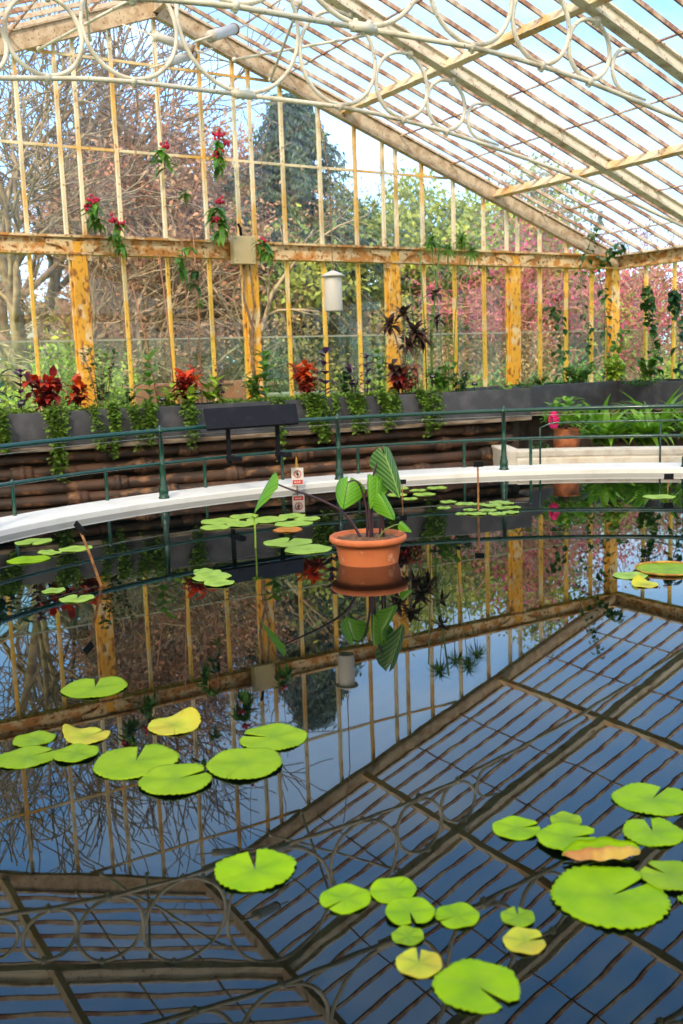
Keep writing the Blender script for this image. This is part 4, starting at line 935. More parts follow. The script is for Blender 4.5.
# trailing plants over the planter edge
def trailing(x, w, zb, label, n=420, seed=1, m='leaf_trail'):
    y = fy(x) - .05; rnd = random.Random(seed)
    r = plant('trailing_plant', label, 'trailing plant', (x, y, 1.04), 'trailing plants hanging over the slate planter')
    st = MB(); lv = MB()
    for k in range(10):
        xx = rnd.uniform(-w / 1.6, w / 1.6); zl = (zb - 1.04) * (rnd.uniform(.35, 1.) if abs(xx) > w * .2 else rnd.uniform(.7, 1.)); pts = []
        for j in range(7):
            t = j / 6; pts.append((xx * (1 - .35 * t) + rnd.uniform(-.015, .015), .12 * (1 - t) ** 3 - .035 - .03 * math.sin(t * 3), .03 + zl * t ** 1.1 + (.03 if j == 0 else 0)))
        st.tube(pts, .003, 5)
        for j in range(n // 10):
            t = rnd.random() * 5.999; i = int(t); f = t - i; b = Vector(pts[i]).lerp(Vector(pts[i + 1]), f) + Vector((rnd.gauss(0, .02), rnd.gauss(-.005, .018), rnd.gauss(0, .015)))
            lv.leaf(b, rnd.uniform(-PI, 0), rnd.uniform(-.6, .7), rnd.uniform(.04, .07), .05, .7, 3, shape=.8)
    st.build('stem', M['stem_green'], r, True); lv.build('foliage', M[m], r, True); return r
trailing(2.72, .50, .55, 'wide trailing plant at the left edge of the slate planter', 900, 51)
trailing(3.28, .24, .10, 'long trailing plant below the maroon coleus reaching the pipes', 700, 52)
trailing(3.90, .34, .38, 'trailing plant below the ochre post', 700, 53)
trailing(4.30, .32, .45, 'trailing plant right of the ochre post above a railing post', 600, 54)
trailing(4.92, .14, .45, 'narrow trailing plant just left of the information board', 300, 55)
trailing(6.08, .14, .25, 'thin trailing plant seen below the right end of the information board', 260, 56, 'leaf_trail')
trailing(6.70, .46, .40, 'full rounded trailing plant below the wide orange coleus', 1300, 57)
trailing(7.18, .24, .42, 'trailing plant right of the full rounded one', 560, 58)
trailing(7.68, .32, .52, 'trailing plant below the bronze bush', 640, 59)
trailing(8.32, .34, .40, 'trailing plant below the bamboo canes with a dry tip', 640, 60)
# dracaena with dark rosettes on bare forked trunks
dr = plant('dracaena', 'tall bronze dracaena with bare forked trunks in front of the orange post', 'plant', (8.36, 11.55, BZ))
heads = [(-.40, .02, .98), (-.22, -.05, 1.12), (.0, .0, .88), (.12, .02, .78), (-.08, .05, .70)]
MB().tube([(.0, 0, -.05), (.01, 0, .5), (-.06, .0, .72), (-.08, .05, .72)], .014, 8).tube([(.01, 0, .48), (.10, 0, .66), (.12, .02, .8)], .012, 8).tube([(-.22, 0, -.05), (-.24, 0, .5), (-.33, .0, .85), (-.40, .02, .99)], .012, 8).tube([(-.18, 0, -.05), (-.16, 0, .6), (-.22, -.05, 1.12)], .01, 8).build('trunk', M['stem_brown'], dr, True)
mb = MB(); rnd = random.Random(4)
for hx, hy, hz in heads:
    for k in range(34): mb.leaf((hx, hy, hz), rnd.random() * 6.28, rnd.uniform(-.4, 1.2), rnd.uniform(.18, .32), .08, 1.1, 5, shape=.6)
mb.build('leaf_rosettes', M['leaf_bronze'], dr, True)
# bamboo-like canes with mid tufts
bc = plant('cane_clump', 'tall slender green canes with bronze tufts rising past the wall plate', 'plant', (8.62, 11.52, BZ))
MB().tube([(0, 0, -.05), (.03, 0, .9), (.10, 0, 1.4), (.22, .0, 2.25)], .014, 8).tube([(-.08, 0, -.05), (-.10, 0, 1.0), (-.16, 0, 2.0)], .010, 8).tube([(-.2, .03, -.05), (-.27, .03, 1.), (-.33, .03, 1.6)], .008, 8).tube([(.03, .03, -.05), (.04, .03, 1.0), (.07, .03, 1.25)], .018, 8).build('cane', M['stem_green'], bc, True)
mb = MB()
for (hx, hz, q) in ((.11, 1.42, 16), (.11, 1.05, 12)):
    mb = MB()
    for k in range(q): mb.leaf((hx, 0, hz), rnd.random() * 6.28, rnd.uniform(-.3, .9), rnd.uniform(.15, .26), .06, 1.1, 5, shape=.6)
    mb.build('bronze_tuft', M['leaf_bronze'], bc, True)
# papyrus umbels high in front of the plate
pa = plant('papyrus', 'feathery green papyrus heads in front of the wall plate', 'plant', (8.9, 11.5, BZ))
mb = MB(); st = MB()
for (hx, hz) in ((-.25, 2.12), (.05, 2.02), (.30, 2.15), (.48, 2.0)):
    st.tube([(hx * .3, 0, -.05), (hx * .5, 0, 1.0), (hx, 0, hz)], .006, 6)
    for k in range(130): mb.leaf((hx, 0, hz), rnd.random() * 6.28, rnd.uniform(-.5, 1.2), rnd.uniform(.16, .28), .014, 1.6, 4)
st.build('culm', M['stem_green'], pa, True); mb.build('umbel', M['leaf_mid'], pa, True)
# leaning sticks
for i, (a, b, l) in enumerate([((8.35, 11.45, 1.0), (8.47, 11.5, 1.38), 'leaning tan support stick below the canes'), ((5.08, 12.5, 1.0), (5.02, 12.6, 3.0), 'thin brown hanging vine stem behind the scarlet coleus'),
        ((5.33, 12.5, 1.0), (5.33, 12.6, 3.7), 'thin brown hanging vine stem right of the scarlet coleus'), ((4.85, 12.5, 1.0), (4.62, 12.6, 2.6), 'thin slanting brown vine stem left of the scarlet coleus'), ((5.47, 12.5, 1.0), (5.52, 12.6, 3.3), 'second thin vine stem, beside the twiggy purple shrub')]):
    o = MB().tube([a, Vector(a).lerp(Vector(b), .5) + Vector((.02, 0, 0)), b], .009, 6).build('vine_stem' if i else 'support_stick', M['twig_red'] if i else M['stake'], smooth=True); tag(o, l, 'stem')

# hanging flowering vines by the gable
def hanging(loc, n, L_, label, flowers=(), up=1.2, seed=1, m='leaf_hang'):
    r = plant('flowering_vine', label, 'hanging vine', loc, 'flowering vines hanging by the gable'); rnd = random.Random(seed)
    MB().tube([(0, 0, -.12), (.0, .02, .1), (rnd.uniform(-.1, .1), .12, up)], .0045, 5).build('stem', M['stem_brown'], r, True)
    mb = MB()
    nodes = [(rnd.gauss(0, .03), rnd.gauss(0, .03), .10 * (n / 14.) * (1 - 2 * q / max(1, n // 7))) for q in range(max(1, n // 6))]
    for k in range(int(n * 1.6)):
        q = nodes[k % len(nodes)]; mb.leaf((q[0] + rnd.gauss(0, .012), q[1] + rnd.gauss(0, .012), q[2] + rnd.gauss(0, .02)), rnd.random() * 6.28, rnd.uniform(-.9, .45), L_ * rnd.uniform(.75, 1.15), L_ * .34, 1.1, 5, shape=.7)
    mb.build('foliage', M[m], r, True)
    if flowers:
        mb = MB()
        for fx, fz in flowers:
            for k in range(9): mb.blob((fx + rnd.gauss(0, .03), rnd.gauss(-.03, .03), fz + rnd.gauss(0, .022)), .020, 1.2, 7, 4)
        mb.build('blossom', M['flower'], r, True)
    return r
Hh = 12.6
hanging((4.22, Hh, 3.42), 22, .21, 'pink-flowered hanging vine left of the gable bars above the ochre post', ((-.08, .18), (.0, .22), (-.14, .12)), 1.0, 61)
hanging((4.46, Hh, 3.22), 20, .20, 'lower tip of the pink-flowered vine touching the plate', ((-.05, .16), (.05, .12)), 1.2, 62)
hanging((5.17, Hh, 4.20), 12, .24, 'leafy vine tip hanging by the gable transom with one red bud', ((0, .16),), 1.4, 63)
hanging((5.45, Hh, 3.72), 8, .15, 'smallest leafy vine tip hanging free against the gable glass', (), .5, 64, 'leaf_mid')
hanging((5.98, Hh, 4.33), 26, .20, 'tall pink-flowered vine hanging across the gable transom', ((.0, .24), (.1, .14), (-.06, .0), (-.05, .22)), 1.2, 65)
hanging((5.90, Hh, 3.40), 28, .25, 'fresh green vine with red flowers hanging left of the cream box', ((.0, .30), (-.06, .06)), .9, 66)
hanging((5.33, 12.45, 2.92), 18, .20, 'green vine hanging below the wall plate left of the pale post', (), .7, 67)
hanging((5.42, 12.45, 2.66), 12, .18, 'lower end of the green vine hanging below the wall plate', (), .3, 68, 'leaf_dark')
hanging((5.50, 12.45, 2.32), 5, .13, 'faint single sprig hanging before the lower glass', (), .5, 69)
hanging((6.50, 12.45, 3.05), 16, .22, 'green vine with a red bud hanging right of the cream box', ((-.02, .14),), 1.3, 70)
# corner climbers
def climber(pts, n, L_, label, seed, m='leaf_dark'):
    base = Vector(pts[0]); r = plant('climbing_plant', label, 'climber', base, 'climbers in the far corner'); rnd = random.Random(seed)
    P = [Vector(p) - base for p in pts]; MB().tube(P, .007, 6).build('stem', M['stem_green'], r, True); mb = MB()
    for k in range(n):
        t = rnd.random() * (len(P) - 1.001); i = int(t); b = P[i].lerp(P[i + 1], t - i) + Vector((rnd.gauss(0, .06), rnd.gauss(-.03, .03), rnd.gauss(0, .05)))
        mb.leaf(b, rnd.random() * 6.28, rnd.uniform(-.7, .3), L_ * rnd.uniform(.7, 1.3), L_ * .7, 1.2, 4)
    mb.build('foliage', M[m], r, True); return r
climber([(12.6, 12.4, 1.0), (12.75, 12.5, 1.8), (12.65, 12.6, 2.5), (12.72, 12.65, 3.0), (12.9, 12.5, 3.6), (12.92, 12.4, 3.95)], 80, .12, 'dark climber rising left of the corner post up to the rafters', 71)
climber([(13.1, 12.4, 1.0), (13.2, 12.5, 1.9), (13.15, 12.55, 2.5), (13.05, 12.6, 3.0), (13.3, 12.5, 3.25), (13.5, 12.45, 3.4)], 80, .13, 'dark climber curling over the plate at the corner post', 72)
climber([(12.1, 12.4, 1.0), (12.05, 12.5, 1.4), (12.2, 12.55, 1.7), (12.05, 12.6, 2.1), (11.98, 12.6, 2.3)], 55, .13, 'loose climber in the second glazing bay before the corner', 73)
climber([(13.4, 11.6, 1.0), (13.45, 11.7, 1.8), (13.5, 11.85, 2.2), (13.5, 11.95, 2.6)], 100, .15, 'dark climber on the right side wall near the corner', 74)
climber([(13.3, 11.0, 1.0), (13.4, 11.1, 1.8), (13.45, 11.3, 2.3), (13.5, 11.3, 2.5)], 70, .16, 'climber with large leaves farther along the right side wall', 75, 'leaf_blue')
climber([(12.9, 12.2, .95), (13.1, 12.25, 1.5), (13.3, 12.3, 1.9)], 40, .13, 'short climber in front of the corner post', 76, 'leaf_mid')
leafy((12.2, 12.2, BZ), .34, .8, 'leaf_mid', 'mixed low green foliage left of the corner post', 120, .12, .5, 9, 77)
leafy((12.95, 12.1, BZ), .42, .8, 'leaf_lime', 'light green foliage filling the corner planter', 110, .13, .5, 9, 78)
leafy((12.9, 11.3, BZ), .5, .6, 'leaf_mid', 'green shrub in the right side planter near the corner', 100, .13, .45, 8, 79)
leafy((11.3, 12.15, BZ), .18, .6, 'leaf_trail', 'low tufted foliage on the set-back slate planter', 80, .07, .5, 8, 80)
# strappy plants in the raised bed
def strap(loc, n, L_, label, seed, m='leaf_strap'):
    r = plant('strap_leaved_lily', label, 'plant', loc, 'strap-leaved lilies in the raised bed'); rnd = random.Random(seed)
    MB().lathe([(.05, -.05), (.055, .02), (.035, .10), (.02, .14)], 10).build('leaf_base', M['stem_green'], r, True)
    mb = MB()
    for k in range(int(n * 1.4)):
        mb.leaf((rnd.gauss(0, .02), rnd.gauss(0, .02), .03), rnd.random() * 6.28, rnd.uniform(.75, 1.45), L_ * rnd.uniform(.65, 1.1), .115, rnd.uniform(.9, 2.0), 8, .2, .55)
    mb.build('foliage', M[m], r, True); return r
for i, (x, y, n, L_, l) in enumerate([(10.75, 10.15, 26, .80, 'strap-leaved lily right beside the terracotta pot'), (11.15, 9.75, 26, .85, 'strap-leaved lily second from the terracotta pot'), (11.0, 10.6, 22, .95, 'strap-leaved lily behind the first two, near the slate planter'),
        (11.55, 9.35, 26, .8, 'strap-leaved lily in the middle of the raised bed'), (11.75, 10.1, 20, 1.15, 'tallest strap-leaved lily reaching above the slate planter'), (11.95, 8.9, 24, .75, 'strap-leaved lily at the right end of the bed'), (11.35, 10.1, 22, .85, 'strap-leaved lily wedged in the centre of the clump'), (12.0, 9.5, 20, .9, 'strap-leaved lily close to the right side planter')]):
    strap((x, y, .13), n, L_, l, 90 + i)
# potted shrub with a magenta flower
tp = plant('potted_shrub', 'round leafy shrub in a weathered terracotta pot at the end of the raised bed', 'potted plant', (9.98, 10.2, .12))
MB().lathe([(.10, -.02), (.13, .0), (.18, .12), (.185, .22), (.165, .30), (.175, .32), (.185, .34), (.18, .355), (.155, .35), (.15, .31)], 28).build('pot', M['terra_old'], tp, True)
MB().lathe([(.001, .325), (.155, .32)], 20).build('soil', M['bed'], tp)
mb = MB(); rnd = random.Random(9)
for k in range(9): mb.tube([(0, 0, .3), (rnd.uniform(-.12, .12), rnd.uniform(-.1, .1), .5), (rnd.uniform(-.22, .22), rnd.uniform(-.2, .2), .66)], .006, 5)
mb.build('stem', M['stem_brown'], tp, True); mb = MB()
for k in range(230):
    a = rnd.random() * 6.28; q = rnd.random() ** .5 * .30; mb.leaf((math.cos(a) * q, math.sin(a) * q, .42 + rnd.random() * .40 * (1 - (q / .34) ** 2)), a + rnd.gauss(0, .6), rnd.uniform(-.1, 1.), rnd.uniform(.10, .16), .075, .9, 4)
mb.build('foliage', M['leaf_strap'], tp, True)
ch = plant('magenta_flower_spike', 'bright magenta drooping flower spike beside the potted shrub', 'flower', (9.50, 9.95, .52))
MB().tube([(.1, .05, .24), (.04, 0, .26), (0, 0, .2)], .006, 6).build('stem', M['stem_green'], ch, True)
mb = MB(); rnd = random.Random(12)
for k in range(150):
    z = rnd.random(); a = rnd.random() * 6.28; q = .062 * math.sin(PI * min(.97, z * .9 + .08)) ** .6; mb.blob((math.cos(a) * q, math.sin(a) * q, z * .22), .016, 1, 6, 4)
mb.build('blossom', M['orchid'], ch, True)
leafy((9.42, 10.15, .12), .2, .3, 'leaf_dark', 'low dark plant at the foot of the magenta flower', 50, .08, .5, 5, 99, group='low plants in the raised bed')
# ================================================================== THE GARDEN OUTSIDE
def ground():
    mb = MB(); nx, ny = 24, 24; vs = []; fs = []
    for j in range(ny + 1):
        for i in range(nx + 1):
            x = -40 + 120 * i / nx; y = -50 + 130 * j / ny; vs.append((x, y, -.25 + .15 * math.sin(x * .21) * math.sin(y * .17)))
    for j in range(ny):
        for i in range(nx): a = j * (nx + 1) + i; fs.append((a, a + 1, a + nx + 2, a + nx + 1))
    return mb.add(vs, fs)
o = ground().build('lawn', M['lawn'], smooth=True)
# keep the ground out of the house and pond
o.location.z = -.75
tag(o, 'wide green lawn of the garden outside the glass', 'lawn', kind='stuff')
def branchy(mb, p, d, L_, r, lvl, rnd, tips, bend=.35, kids=(2, 4), seg=6, minr=.012, down=0.):
    pts = [Vector(p)]; d = Vector(d).normalized(); n = 4; rs = [r]
    for i in range(n):
        d = (d + Vector((rnd.gauss(0, bend), rnd.gauss(0, bend), rnd.gauss(.04 - down, bend * .6))) * .5).normalized(); pts.append(pts[-1] + d * L_ / n); rs.append(max(minr, r * (1 - .42 * (i + 1) / n)))
    mb.tube(pts, rs, max(3, seg), cap=False)
    if lvl == 0: tips.append(pts[-1]); tips.append(pts[2]); return
    for k in range(rnd.randint(*kids) + (1 if lvl > 2 else 0)):
        i = rnd.randint(1, n); ax = Vector((rnd.gauss(0, 1), rnd.gauss(0, 1), rnd.gauss(0, .6))).normalized()
        nd = (d + ax * rnd.uniform(.5, 1.0)).normalized(); branchy(mb, pts[i], nd, L_ * rnd.uniform(.6, .8), rs[i] * .62, lvl - 1, rnd, tips, bend, kids, max(3, seg - 1), minr, down)
    branchy(mb, pts[-1], d, L_ * .75, rs[-1] * .9, lvl - 1, rnd, tips, bend, kids, max(3, seg - 1), minr, down)
def tree(name, loc, h, m, label, seed, lvl=4, r=.16, leaf=None, nleaf=0, lsize=.2, blob=.7, bend=.4, kids=(2, 3), trunk=.25, lean=(0, 0), cat='tree', group='trees outside', fn='crown', minr=.012, spread=.7, reach=.30):
    rt = tag(empty(name, loc), label, cat, group); rnd = random.Random(seed); mb = MB(); tips = []
    a = Vector((lean[0] * .3, lean[1] * .3, h * trunk)); mb.tube([(0, 0, -.3), a * .5, a], [r * 1.15, r * 1.02, r], 8)
    for k in range(3 if lvl > 2 else 4):
        an = 6.28 * k / 3 + rnd.random(); branchy(mb, a, (math.cos(an) * spread + lean[0], math.sin(an) * spread + lean[1], .9), h * reach, r * .75, lvl - 1, rnd, tips, bend, kids, 6, minr)
    mb.build('trunk_and_branches', M[m], rt, True)
    if leaf:
        bl = [(t.x, t.y, t.z, blob * rnd.uniform(.7, 1.2), blob * rnd.uniform(.7, 1.2), blob * rnd.uniform(.5, .9)) for t in tips if t.z > .3]
        leaf_cards(fn, M[leaf], bl, nleaf, lsize, rt, hollow=.1)
    return rt
GZ = -.85
# big bare pale-barked trees at the left
tree('bare_tree', (5.2, 19.0, GZ), 10.5, 'bark_pale', 'big bare pale-barked tree beyond the left of the back wall', 101, 5, .24, bend=.5, kids=(2, 4), trunk=.12, lean=(.1, 0), minr=.014)
tree('bare_tree', (6.0, 24.0, GZ), 12.5, 'bark', 'dark bare tree standing behind the pale-barked one', 102, 5, .22, bend=.45, kids=(2, 4), trunk=.2, minr=.014)
tree('bare_tree', (8.2, 18.2, GZ), 8.0, 'bark_pale', 'low spreading bare tree with arching pale boughs outside the glass', 103, 4, .13, bend=.55, kids=(2, 3), trunk=.1, minr=.011)
# reddish twiggy trees
tree('budding_tree', (8.9, 22.5, GZ), 10.5, 'twig_red', 'russet budding tree left of the conifer', 104, 5, .16, 'f_brown', 30000, .12, .6, .28, (3, 4), .15, minr=.012, spread=.35, reach=.24)
tree('budding_tree', (10.8, 26.0, GZ), 11.0, 'twig_red', 'russet budding tree close behind the conifer', 105, 5, .16, 'f_brown', 30000, .12, .6, .28, (3, 4), .15, minr=.012, spread=.35, reach=.24)
tree('budding_tree', (8.3, 20.5, GZ), 5.2, 'twig_red', 'small russet budding tree low outside the left panes', 106, 4, .10, 'f_brown', 9000, .10, .6, .5, (3, 4), .1)
tree('budding_tree', (10.6, 21.5, GZ), 4.4, 'twig_red', 'small russet bush-like tree behind the pale post', 107, 4, .09, 'f_olive', 9000, .11, .6, .5, (3, 4), .1)
# conifers with drooping layered boughs
def conifer(loc, h, w, label, seed):
    rt = tag(empty('conifer', loc), label, 'conifer', 'trees outside'); rnd = random.Random(seed)
    mb = MB().tube([(0, 0, -.3), (.05, 0, h * .5), (0, 0, h)], [.24, .15, .03], 8); bl = []
    for k in range(150):
        t = rnd.uniform(.28, .99); z = h * t; a = rnd.random() * 6.28; q = w * (1 - t) ** .55 * rnd.uniform(.35, 1.15) + .1
        p1 = Vector((math.cos(a) * q * .5, math.sin(a) * q * .5, z + .12)); p2 = Vector((math.cos(a) * q, math.sin(a) * q, z - .25 - .18 * q))
        mb.tube([(0, 0, z), p1, p2], [.035, .025, .008], 5)
        for f in (.3, .5, .7, .85, 1.0):
            c = Vector((0, 0, z)).lerp(p1, f * 2) if f < .5 else p1.lerp(p2, f * 2 - 1)
            g = .30 * (1.25 - f * .6); bl.append((c.x, c.y, c.z - .10, g * 1.2, g * 1.2, g * .55))
    mb.build('trunk_and_branches', M['bark'], rt, True); leaf_cards('needle_sprays', M['f_conifer'], bl, 46000, .15, rt, 1.1, .05, 3.4); return rt
conifer((11.7, 20.8, GZ), 8.4, 3.6, 'dark blue-green drooping conifer outside the middle of the back wall', 110)
conifer((13.9, 25.0, GZ), 8.6, 3.2, 'tall dark conifer farther off, right of the drooping one', 111)
# fresh green trees
tree('broadleaf_tree', (17.4, 23.0, GZ), 8.3, 'bark', 'yellow-green tree in spring leaf right of the conifers', 112, 4, .18, 'f_spring', 36000, .17, .95, .4, (2, 4), .2)
tree('broadleaf_tree', (20.8, 25.5, GZ), 6.8, 'bark', 'yellow-green tree in spring leaf behind the pink blossom', 113, 4, .18, 'f_spring', 32000, .18, 1.0, .4, (2, 4), .2)
tree('broadleaf_tree', (15.3, 22.0, GZ), 8.6, 'bark', 'mottled green tree between the conifers and the yellow-green tree', 114, 4, .18, 'f_spring', 26000, .17, .8, .4, (2, 4), .2)
# magnolias in flower
tree('magnolia', (16.3, 18.8, GZ), 6.6, 'twig_red', 'pink flowering magnolia outside the back wall near the corner', 115, 5, .12, 'f_magenta', 7500, .10, .6, .5, (2, 3), .12, fn='blossom', minr=.012)
tree('magnolia', (18.9, 19.0, GZ), 6.4, 'twig_red', 'pink flowering magnolia seen through the corner glazing', 116, 5, .12, 'f_magenta', 7500, .10, .6, .5, (2, 3), .12, fn='blossom', minr=.012)
tree('magnolia', (22.4, 18.6, GZ), 6.2, 'twig_red', 'pink flowering magnolia outside the right side wall', 117, 5, .12, 'f_magenta', 7000, .10, .6, .5, (2, 3), .12, fn='blossom', minr=.012)
tree('magnolia', (14.6, 17.8, GZ), 4.2, 'twig_red', 'low brown-twigged magnolia with sparse blossom behind the orange post', 118, 4, .09, 'f_brown', 8000, .09, .5, .5, (3, 4), .1, fn='blossom')
# shrubs and hedges
def shrub(loc, rx, ry, h, m, label, n=9000, size=.12, seed=1, name='shrub', cat='shrub'):
    rt = tag(empty(name, loc), label, cat, 'shrubs outside'); rnd = random.Random(seed); mb = MB(); bl = []
    for k in range(14):
        a = rnd.random() * 6.28; q = rnd.random() ** .5; x, y = math.cos(a) * rx * q, math.sin(a) * ry * q; z = h * rnd.uniform(.45, .85)
        mb.tube([(x * .3, y * .3, -.2), (x * .7, y * .7, z * .6), (x, y, z)], .03, 5); bl.append((x, y, z * .95, rx * .38, ry * .38, h * .28)); bl.append((x * 1.05, y * 1.05, h * .28, rx * .36, ry * .36, h * .28))
    mb.build('branches', M['bark'], rt, True); leaf_cards('foliage', M[m], bl, n, size, rt, hollow=.2); return rt
shrub((5.0, 18.0, GZ), 1.7, 1.2, 2.9, 'f_green', 'yellow-green shrub outside the left end of the back wall', 11000, .11, 1)
shrub((4.0, 16.0, GZ), 1.1, .8, 1.9, 'f_green', 'low yellow-green shrub close to the glass behind the maroon coleus', 8000, .09, 2)
shrub((7.6, 21.0, GZ), 2.4, 1.3, 3.9, 'f_olive', 'olive brown shrub behind the tall loose plant', 9000, .13, 3)
shrub((12.0, 20.0, GZ), 2.4, 1.3, 4.0, 'f_olive', 'olive shrub behind the hanging canister', 10000, .12, 4)
shrub((14.8, 20.2, GZ), 2.2, 1.3, 3.8, 'f_green', 'green shrub left of the orange post', 10000, .12, 5)
shrub((13.0, 17.0, GZ), 1.7, 1.0, 2.0, 'f_green', 'low green shrub close to the glass behind the coleus', 8000, .10, 6)
shrub((17.4, 20.5, GZ), 2.0, 1.2, 2.4, 'f_olive', 'olive brown shrub below the spring-green tree', 9000, .12, 7)
shrub((16.2, 16.8, GZ), 2.2, .9, 2.2, 'f_bluegreen', 'low bluish green shrub close to the glass right of the orange post', 9000, .10, 8)
shrub((19.2, 16.6, GZ), 2.2, 1.0, 2.3, 'f_green', 'low green shrub below the magnolias near the corner', 9000, .10, 9)
shrub((20.2, 14.2, GZ), 1.5, 1.8, 2.3, 'f_green', 'low green shrub outside the right side wall', 8000, .10, 10)
shrub((23.5, 14.0, GZ), 1.8, 2.0, 3.4, 'f_olive', 'olive brown shrub outside the right side wall', 10000, .13, 11)
def hedge(x0, y0, x1, y1, h, m, label, n, seed):
    rt = tag(empty('hedge', ((x0 + x1) / 2, (y0 + y1) / 2, GZ)), label, 'hedge', 'hedges outside'); rnd = random.Random(seed); bl = []; c = Vector(((x0 + x1) / 2, (y0 + y1) / 2, 0)); mb = MB()
    L_ = math.hypot(x1 - x0, y1 - y0); q = int(L_ / 1.3)
    for i in range(q):
        t = (i + .5) / q; p = Vector((x0, y0, 0)).lerp(Vector((x1, y1, 0)), t) - c; hh = h * rnd.uniform(.75, 1.1)
        mb.tube([(p.x, p.y, -.2), (p.x, p.y, hh * .6)], .08, 5)
        for z in (.15, .4, .65, .9): bl.append((p.x + rnd.gauss(0, .3), p.y + rnd.gauss(0, .3), hh * z, 1.1, 1.1, hh * .17))
    mb.build('branches', M['bark'], rt, True); leaf_cards('foliage', M[m], bl, n, .30, rt, hollow=.3); return rt
hedge(-6, 31, 12, 35, 3.4, 'f_olive', 'tall olive brown hedge closing the garden at the left', 15000, 1)
hedge(12, 35, 30, 34, 5.2, 'f_dark', 'tall dark evergreen hedge closing the garden behind the middle trees', 17000, 2)
hedge(29, 33, 46, 22, 5.6, 'f_olive', 'tall olive hedge closing the garden beyond the magnolias', 17000, 3)
hedge(46, 23, 44, -2, 5.6, 'f_dark', 'tall dark hedge along the right boundary of the garden', 14000, 4)
# pale house beyond the left bay
hs = tag(empty('house', (9.5, 29.0, GZ)), 'pale house with a grey-green slate roof behind bare branches', 'house')
MB().box((-1.6, -.8, -.2), (1.6, 2.5, 2.6)).build('wall', M['plaster'], hs)
MB().add([(-1.8, -1, 2.5), (1.8, -1, 2.5), (1.8, 2.7, 2.5), (-1.8, 2.7, 2.5), (-1.8, .85, 4.4), (1.8, .85, 4.4)], [(0, 1, 5, 4), (2, 3, 4, 5), (0, 4, 3), (1, 2, 5), (0, 3, 2, 1)]).build('roof', M['rooftile'], hs)
for x in (-.8, .7): f_ = MB().box((x - .35, -.84, 1.1), (x + .35, -.78, 2.1)).build('window', M['plaster'], hs); MB().box((x - .3, -.86, 1.15), (x + .3, -.83, 2.05)).build('pane', M['wglass'], f_)
# salmon brick garden wall seen low between the plants, teal tank
bw = tag(empty('brick_wall', (6.65, 15.6, GZ + .2)), 'low salmon brick garden wall with pale coping outside the glass', 'garden wall')
MB().box((-1.05, -.15, -.1), (1.05, .15, 1.86)).build('brickwork', M['salmon'], bw)
MB().box((-1.1, -.2, 1.86), (1.1, .2, 1.90)).build('coping', M['salmon'], bw)
for x in (-.88, 0, .88): MB().box((x - .18, -.22, -.1), (x + .18, .22, 1.88)).build('pier', M['salmon'], bw)
tk = tag(empty('water_tank', (8.75, 15.7, GZ)), 'teal garden tank standing right of the salmon wall', 'tank')
MB().box((-.45, -.3, 0), (.55, .3, 1.78)).build('tank_body', M['teal'], tk, bevel=.05)
MB().box((-.5, -.34, 1.78), (.6, .34, 1.85)).build('tank_lid', M['lap'], tk, bevel=.02)

# ================================================================== LIGHT
w = bpy.data.worlds.new('sky'); sc.world = w; w.use_nodes = True; N = w.node_tree.nodes; L = w.node_tree.links; N.clear()
out = N.new('ShaderNodeOutputWorld'); bg = N.new('ShaderNodeBackground'); L.new(bg.outputs[0], out.inputs[0])
tc = N.new('ShaderNodeTexCoord'); sx = N.new('ShaderNodeSeparateXYZ'); L.new(tc.outputs['Generated'], sx.inputs[0])
gr = N.new('ShaderNodeValToRGB'); L.new(sx.outputs['Z'], gr.inputs[0]); e = gr.color_ramp.elements
e[0].position = 0; e[0].color = (.50, .72, .96, 1); e[1].position = 1; e[1].color = (.05, .28, .72, 1)
x_ = e.new(.30); x_.color = (.22, .50, .92, 1); x_ = e.new(.55); x_.color = (.11, .38, .84, 1)
mp = N.new('ShaderNodeMapping'); mp.inputs['Scale'].default_value = (1.4, 1.4, 3.6); L.new(tc.outputs['Generated'], mp.inputs[0])
ns = N.new('ShaderNodeTexNoise'); ns.inputs['Scale'].default_value = 2.2; ns.inputs['Detail'].default_value = 6; L.new(mp.outputs[0], ns.inputs['Vector'])
mr = N.new('ShaderNodeMapRange'); mr.inputs['From Min'].default_value = .47; mr.inputs['From Max'].default_value = .62; mr.inputs['To Max'].default_value = .45; L.new(ns.outputs['Fac'], mr.inputs['Value'])
mx = N.new('ShaderNodeMix'); mx.data_type = 'RGBA'; L.new(mr.outputs[0], mx.inputs['Factor']); L.new(gr.outputs[0], mx.inputs['A']); mx.inputs['B'].default_value = (.74, .88, 1, 1)
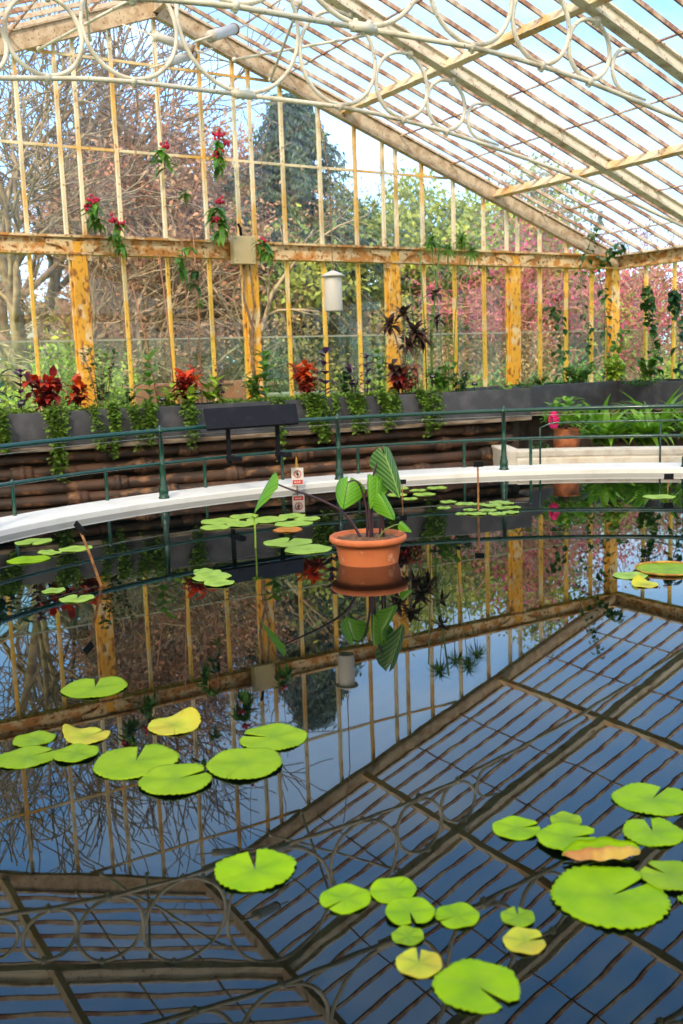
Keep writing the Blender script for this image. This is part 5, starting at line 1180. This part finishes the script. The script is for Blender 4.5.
# warm white glow added to the unseen sky round the sun, warming the interior
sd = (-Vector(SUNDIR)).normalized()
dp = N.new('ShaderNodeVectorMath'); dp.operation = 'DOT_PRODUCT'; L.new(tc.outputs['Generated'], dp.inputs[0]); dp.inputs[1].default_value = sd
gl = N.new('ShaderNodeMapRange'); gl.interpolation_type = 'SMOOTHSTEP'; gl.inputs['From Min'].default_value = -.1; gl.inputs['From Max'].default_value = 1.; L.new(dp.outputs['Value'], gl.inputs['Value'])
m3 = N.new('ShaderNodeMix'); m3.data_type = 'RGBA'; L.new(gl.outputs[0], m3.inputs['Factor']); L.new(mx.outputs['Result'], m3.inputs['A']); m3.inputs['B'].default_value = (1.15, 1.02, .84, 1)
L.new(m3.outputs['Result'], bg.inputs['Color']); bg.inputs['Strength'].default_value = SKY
sl = bpy.data.lights.new('sun', 'SUN'); sl.energy = SUN; sl.angle = math.radians(7); sl.color = (1., .84, .62)
so = bpy.data.objects.new('sun', sl); COL.objects.link(so)
so.rotation_euler = Vector(SUNDIR).to_track_quat('-Z', 'Y').to_euler(); so.location = (0, 0, 20)

# ================================================================== CAMERA
cd = bpy.data.cameras.new('camera'); cam = bpy.data.objects.new('camera', cd); COL.objects.link(cam); sc.camera = cam
F_ = Vector((0.5151655, 0.8439089, -0.1497408)); R_ = Vector((0.8503279, -0.5251438, -0.0341519)); U_ = Vector((0.1074565, 0.1097349, 0.9881353))
mw = Matrix((R_, U_, -F_)).transposed().to_4x4(); mw.translation = (0, 0, 1.5); cam.matrix_world = mw
cd.sensor_fit = 'VERTICAL'; cd.sensor_height = 36; cd.sensor_width = 24; cd.lens = 988.395 / 1024 * 36; cd.clip_end = 300; cd.clip_start = .05
cd.dof.use_dof = True; cd.dof.focus_distance = 6.6; cd.dof.aperture_fstop = 3.2
vs_ = sc.view_settings; vs_.view_transform = 'Standard'; vs_.look = 'None'; vs_.gamma = 1; vs_.use_curve_mapping = False; vs_.exposure = EXPO
cy = sc.cycles; cy.use_denoising = True; cy.max_bounces = 10; cy.transparent_max_bounces = 24; cy.diffuse_bounces = 3; cy.glossy_bounces = 4; cy.transmission_bounces = 6
cy.caustics_reflective = False; cy.caustics_refractive = False; cy.sample_clamp_indirect = 6
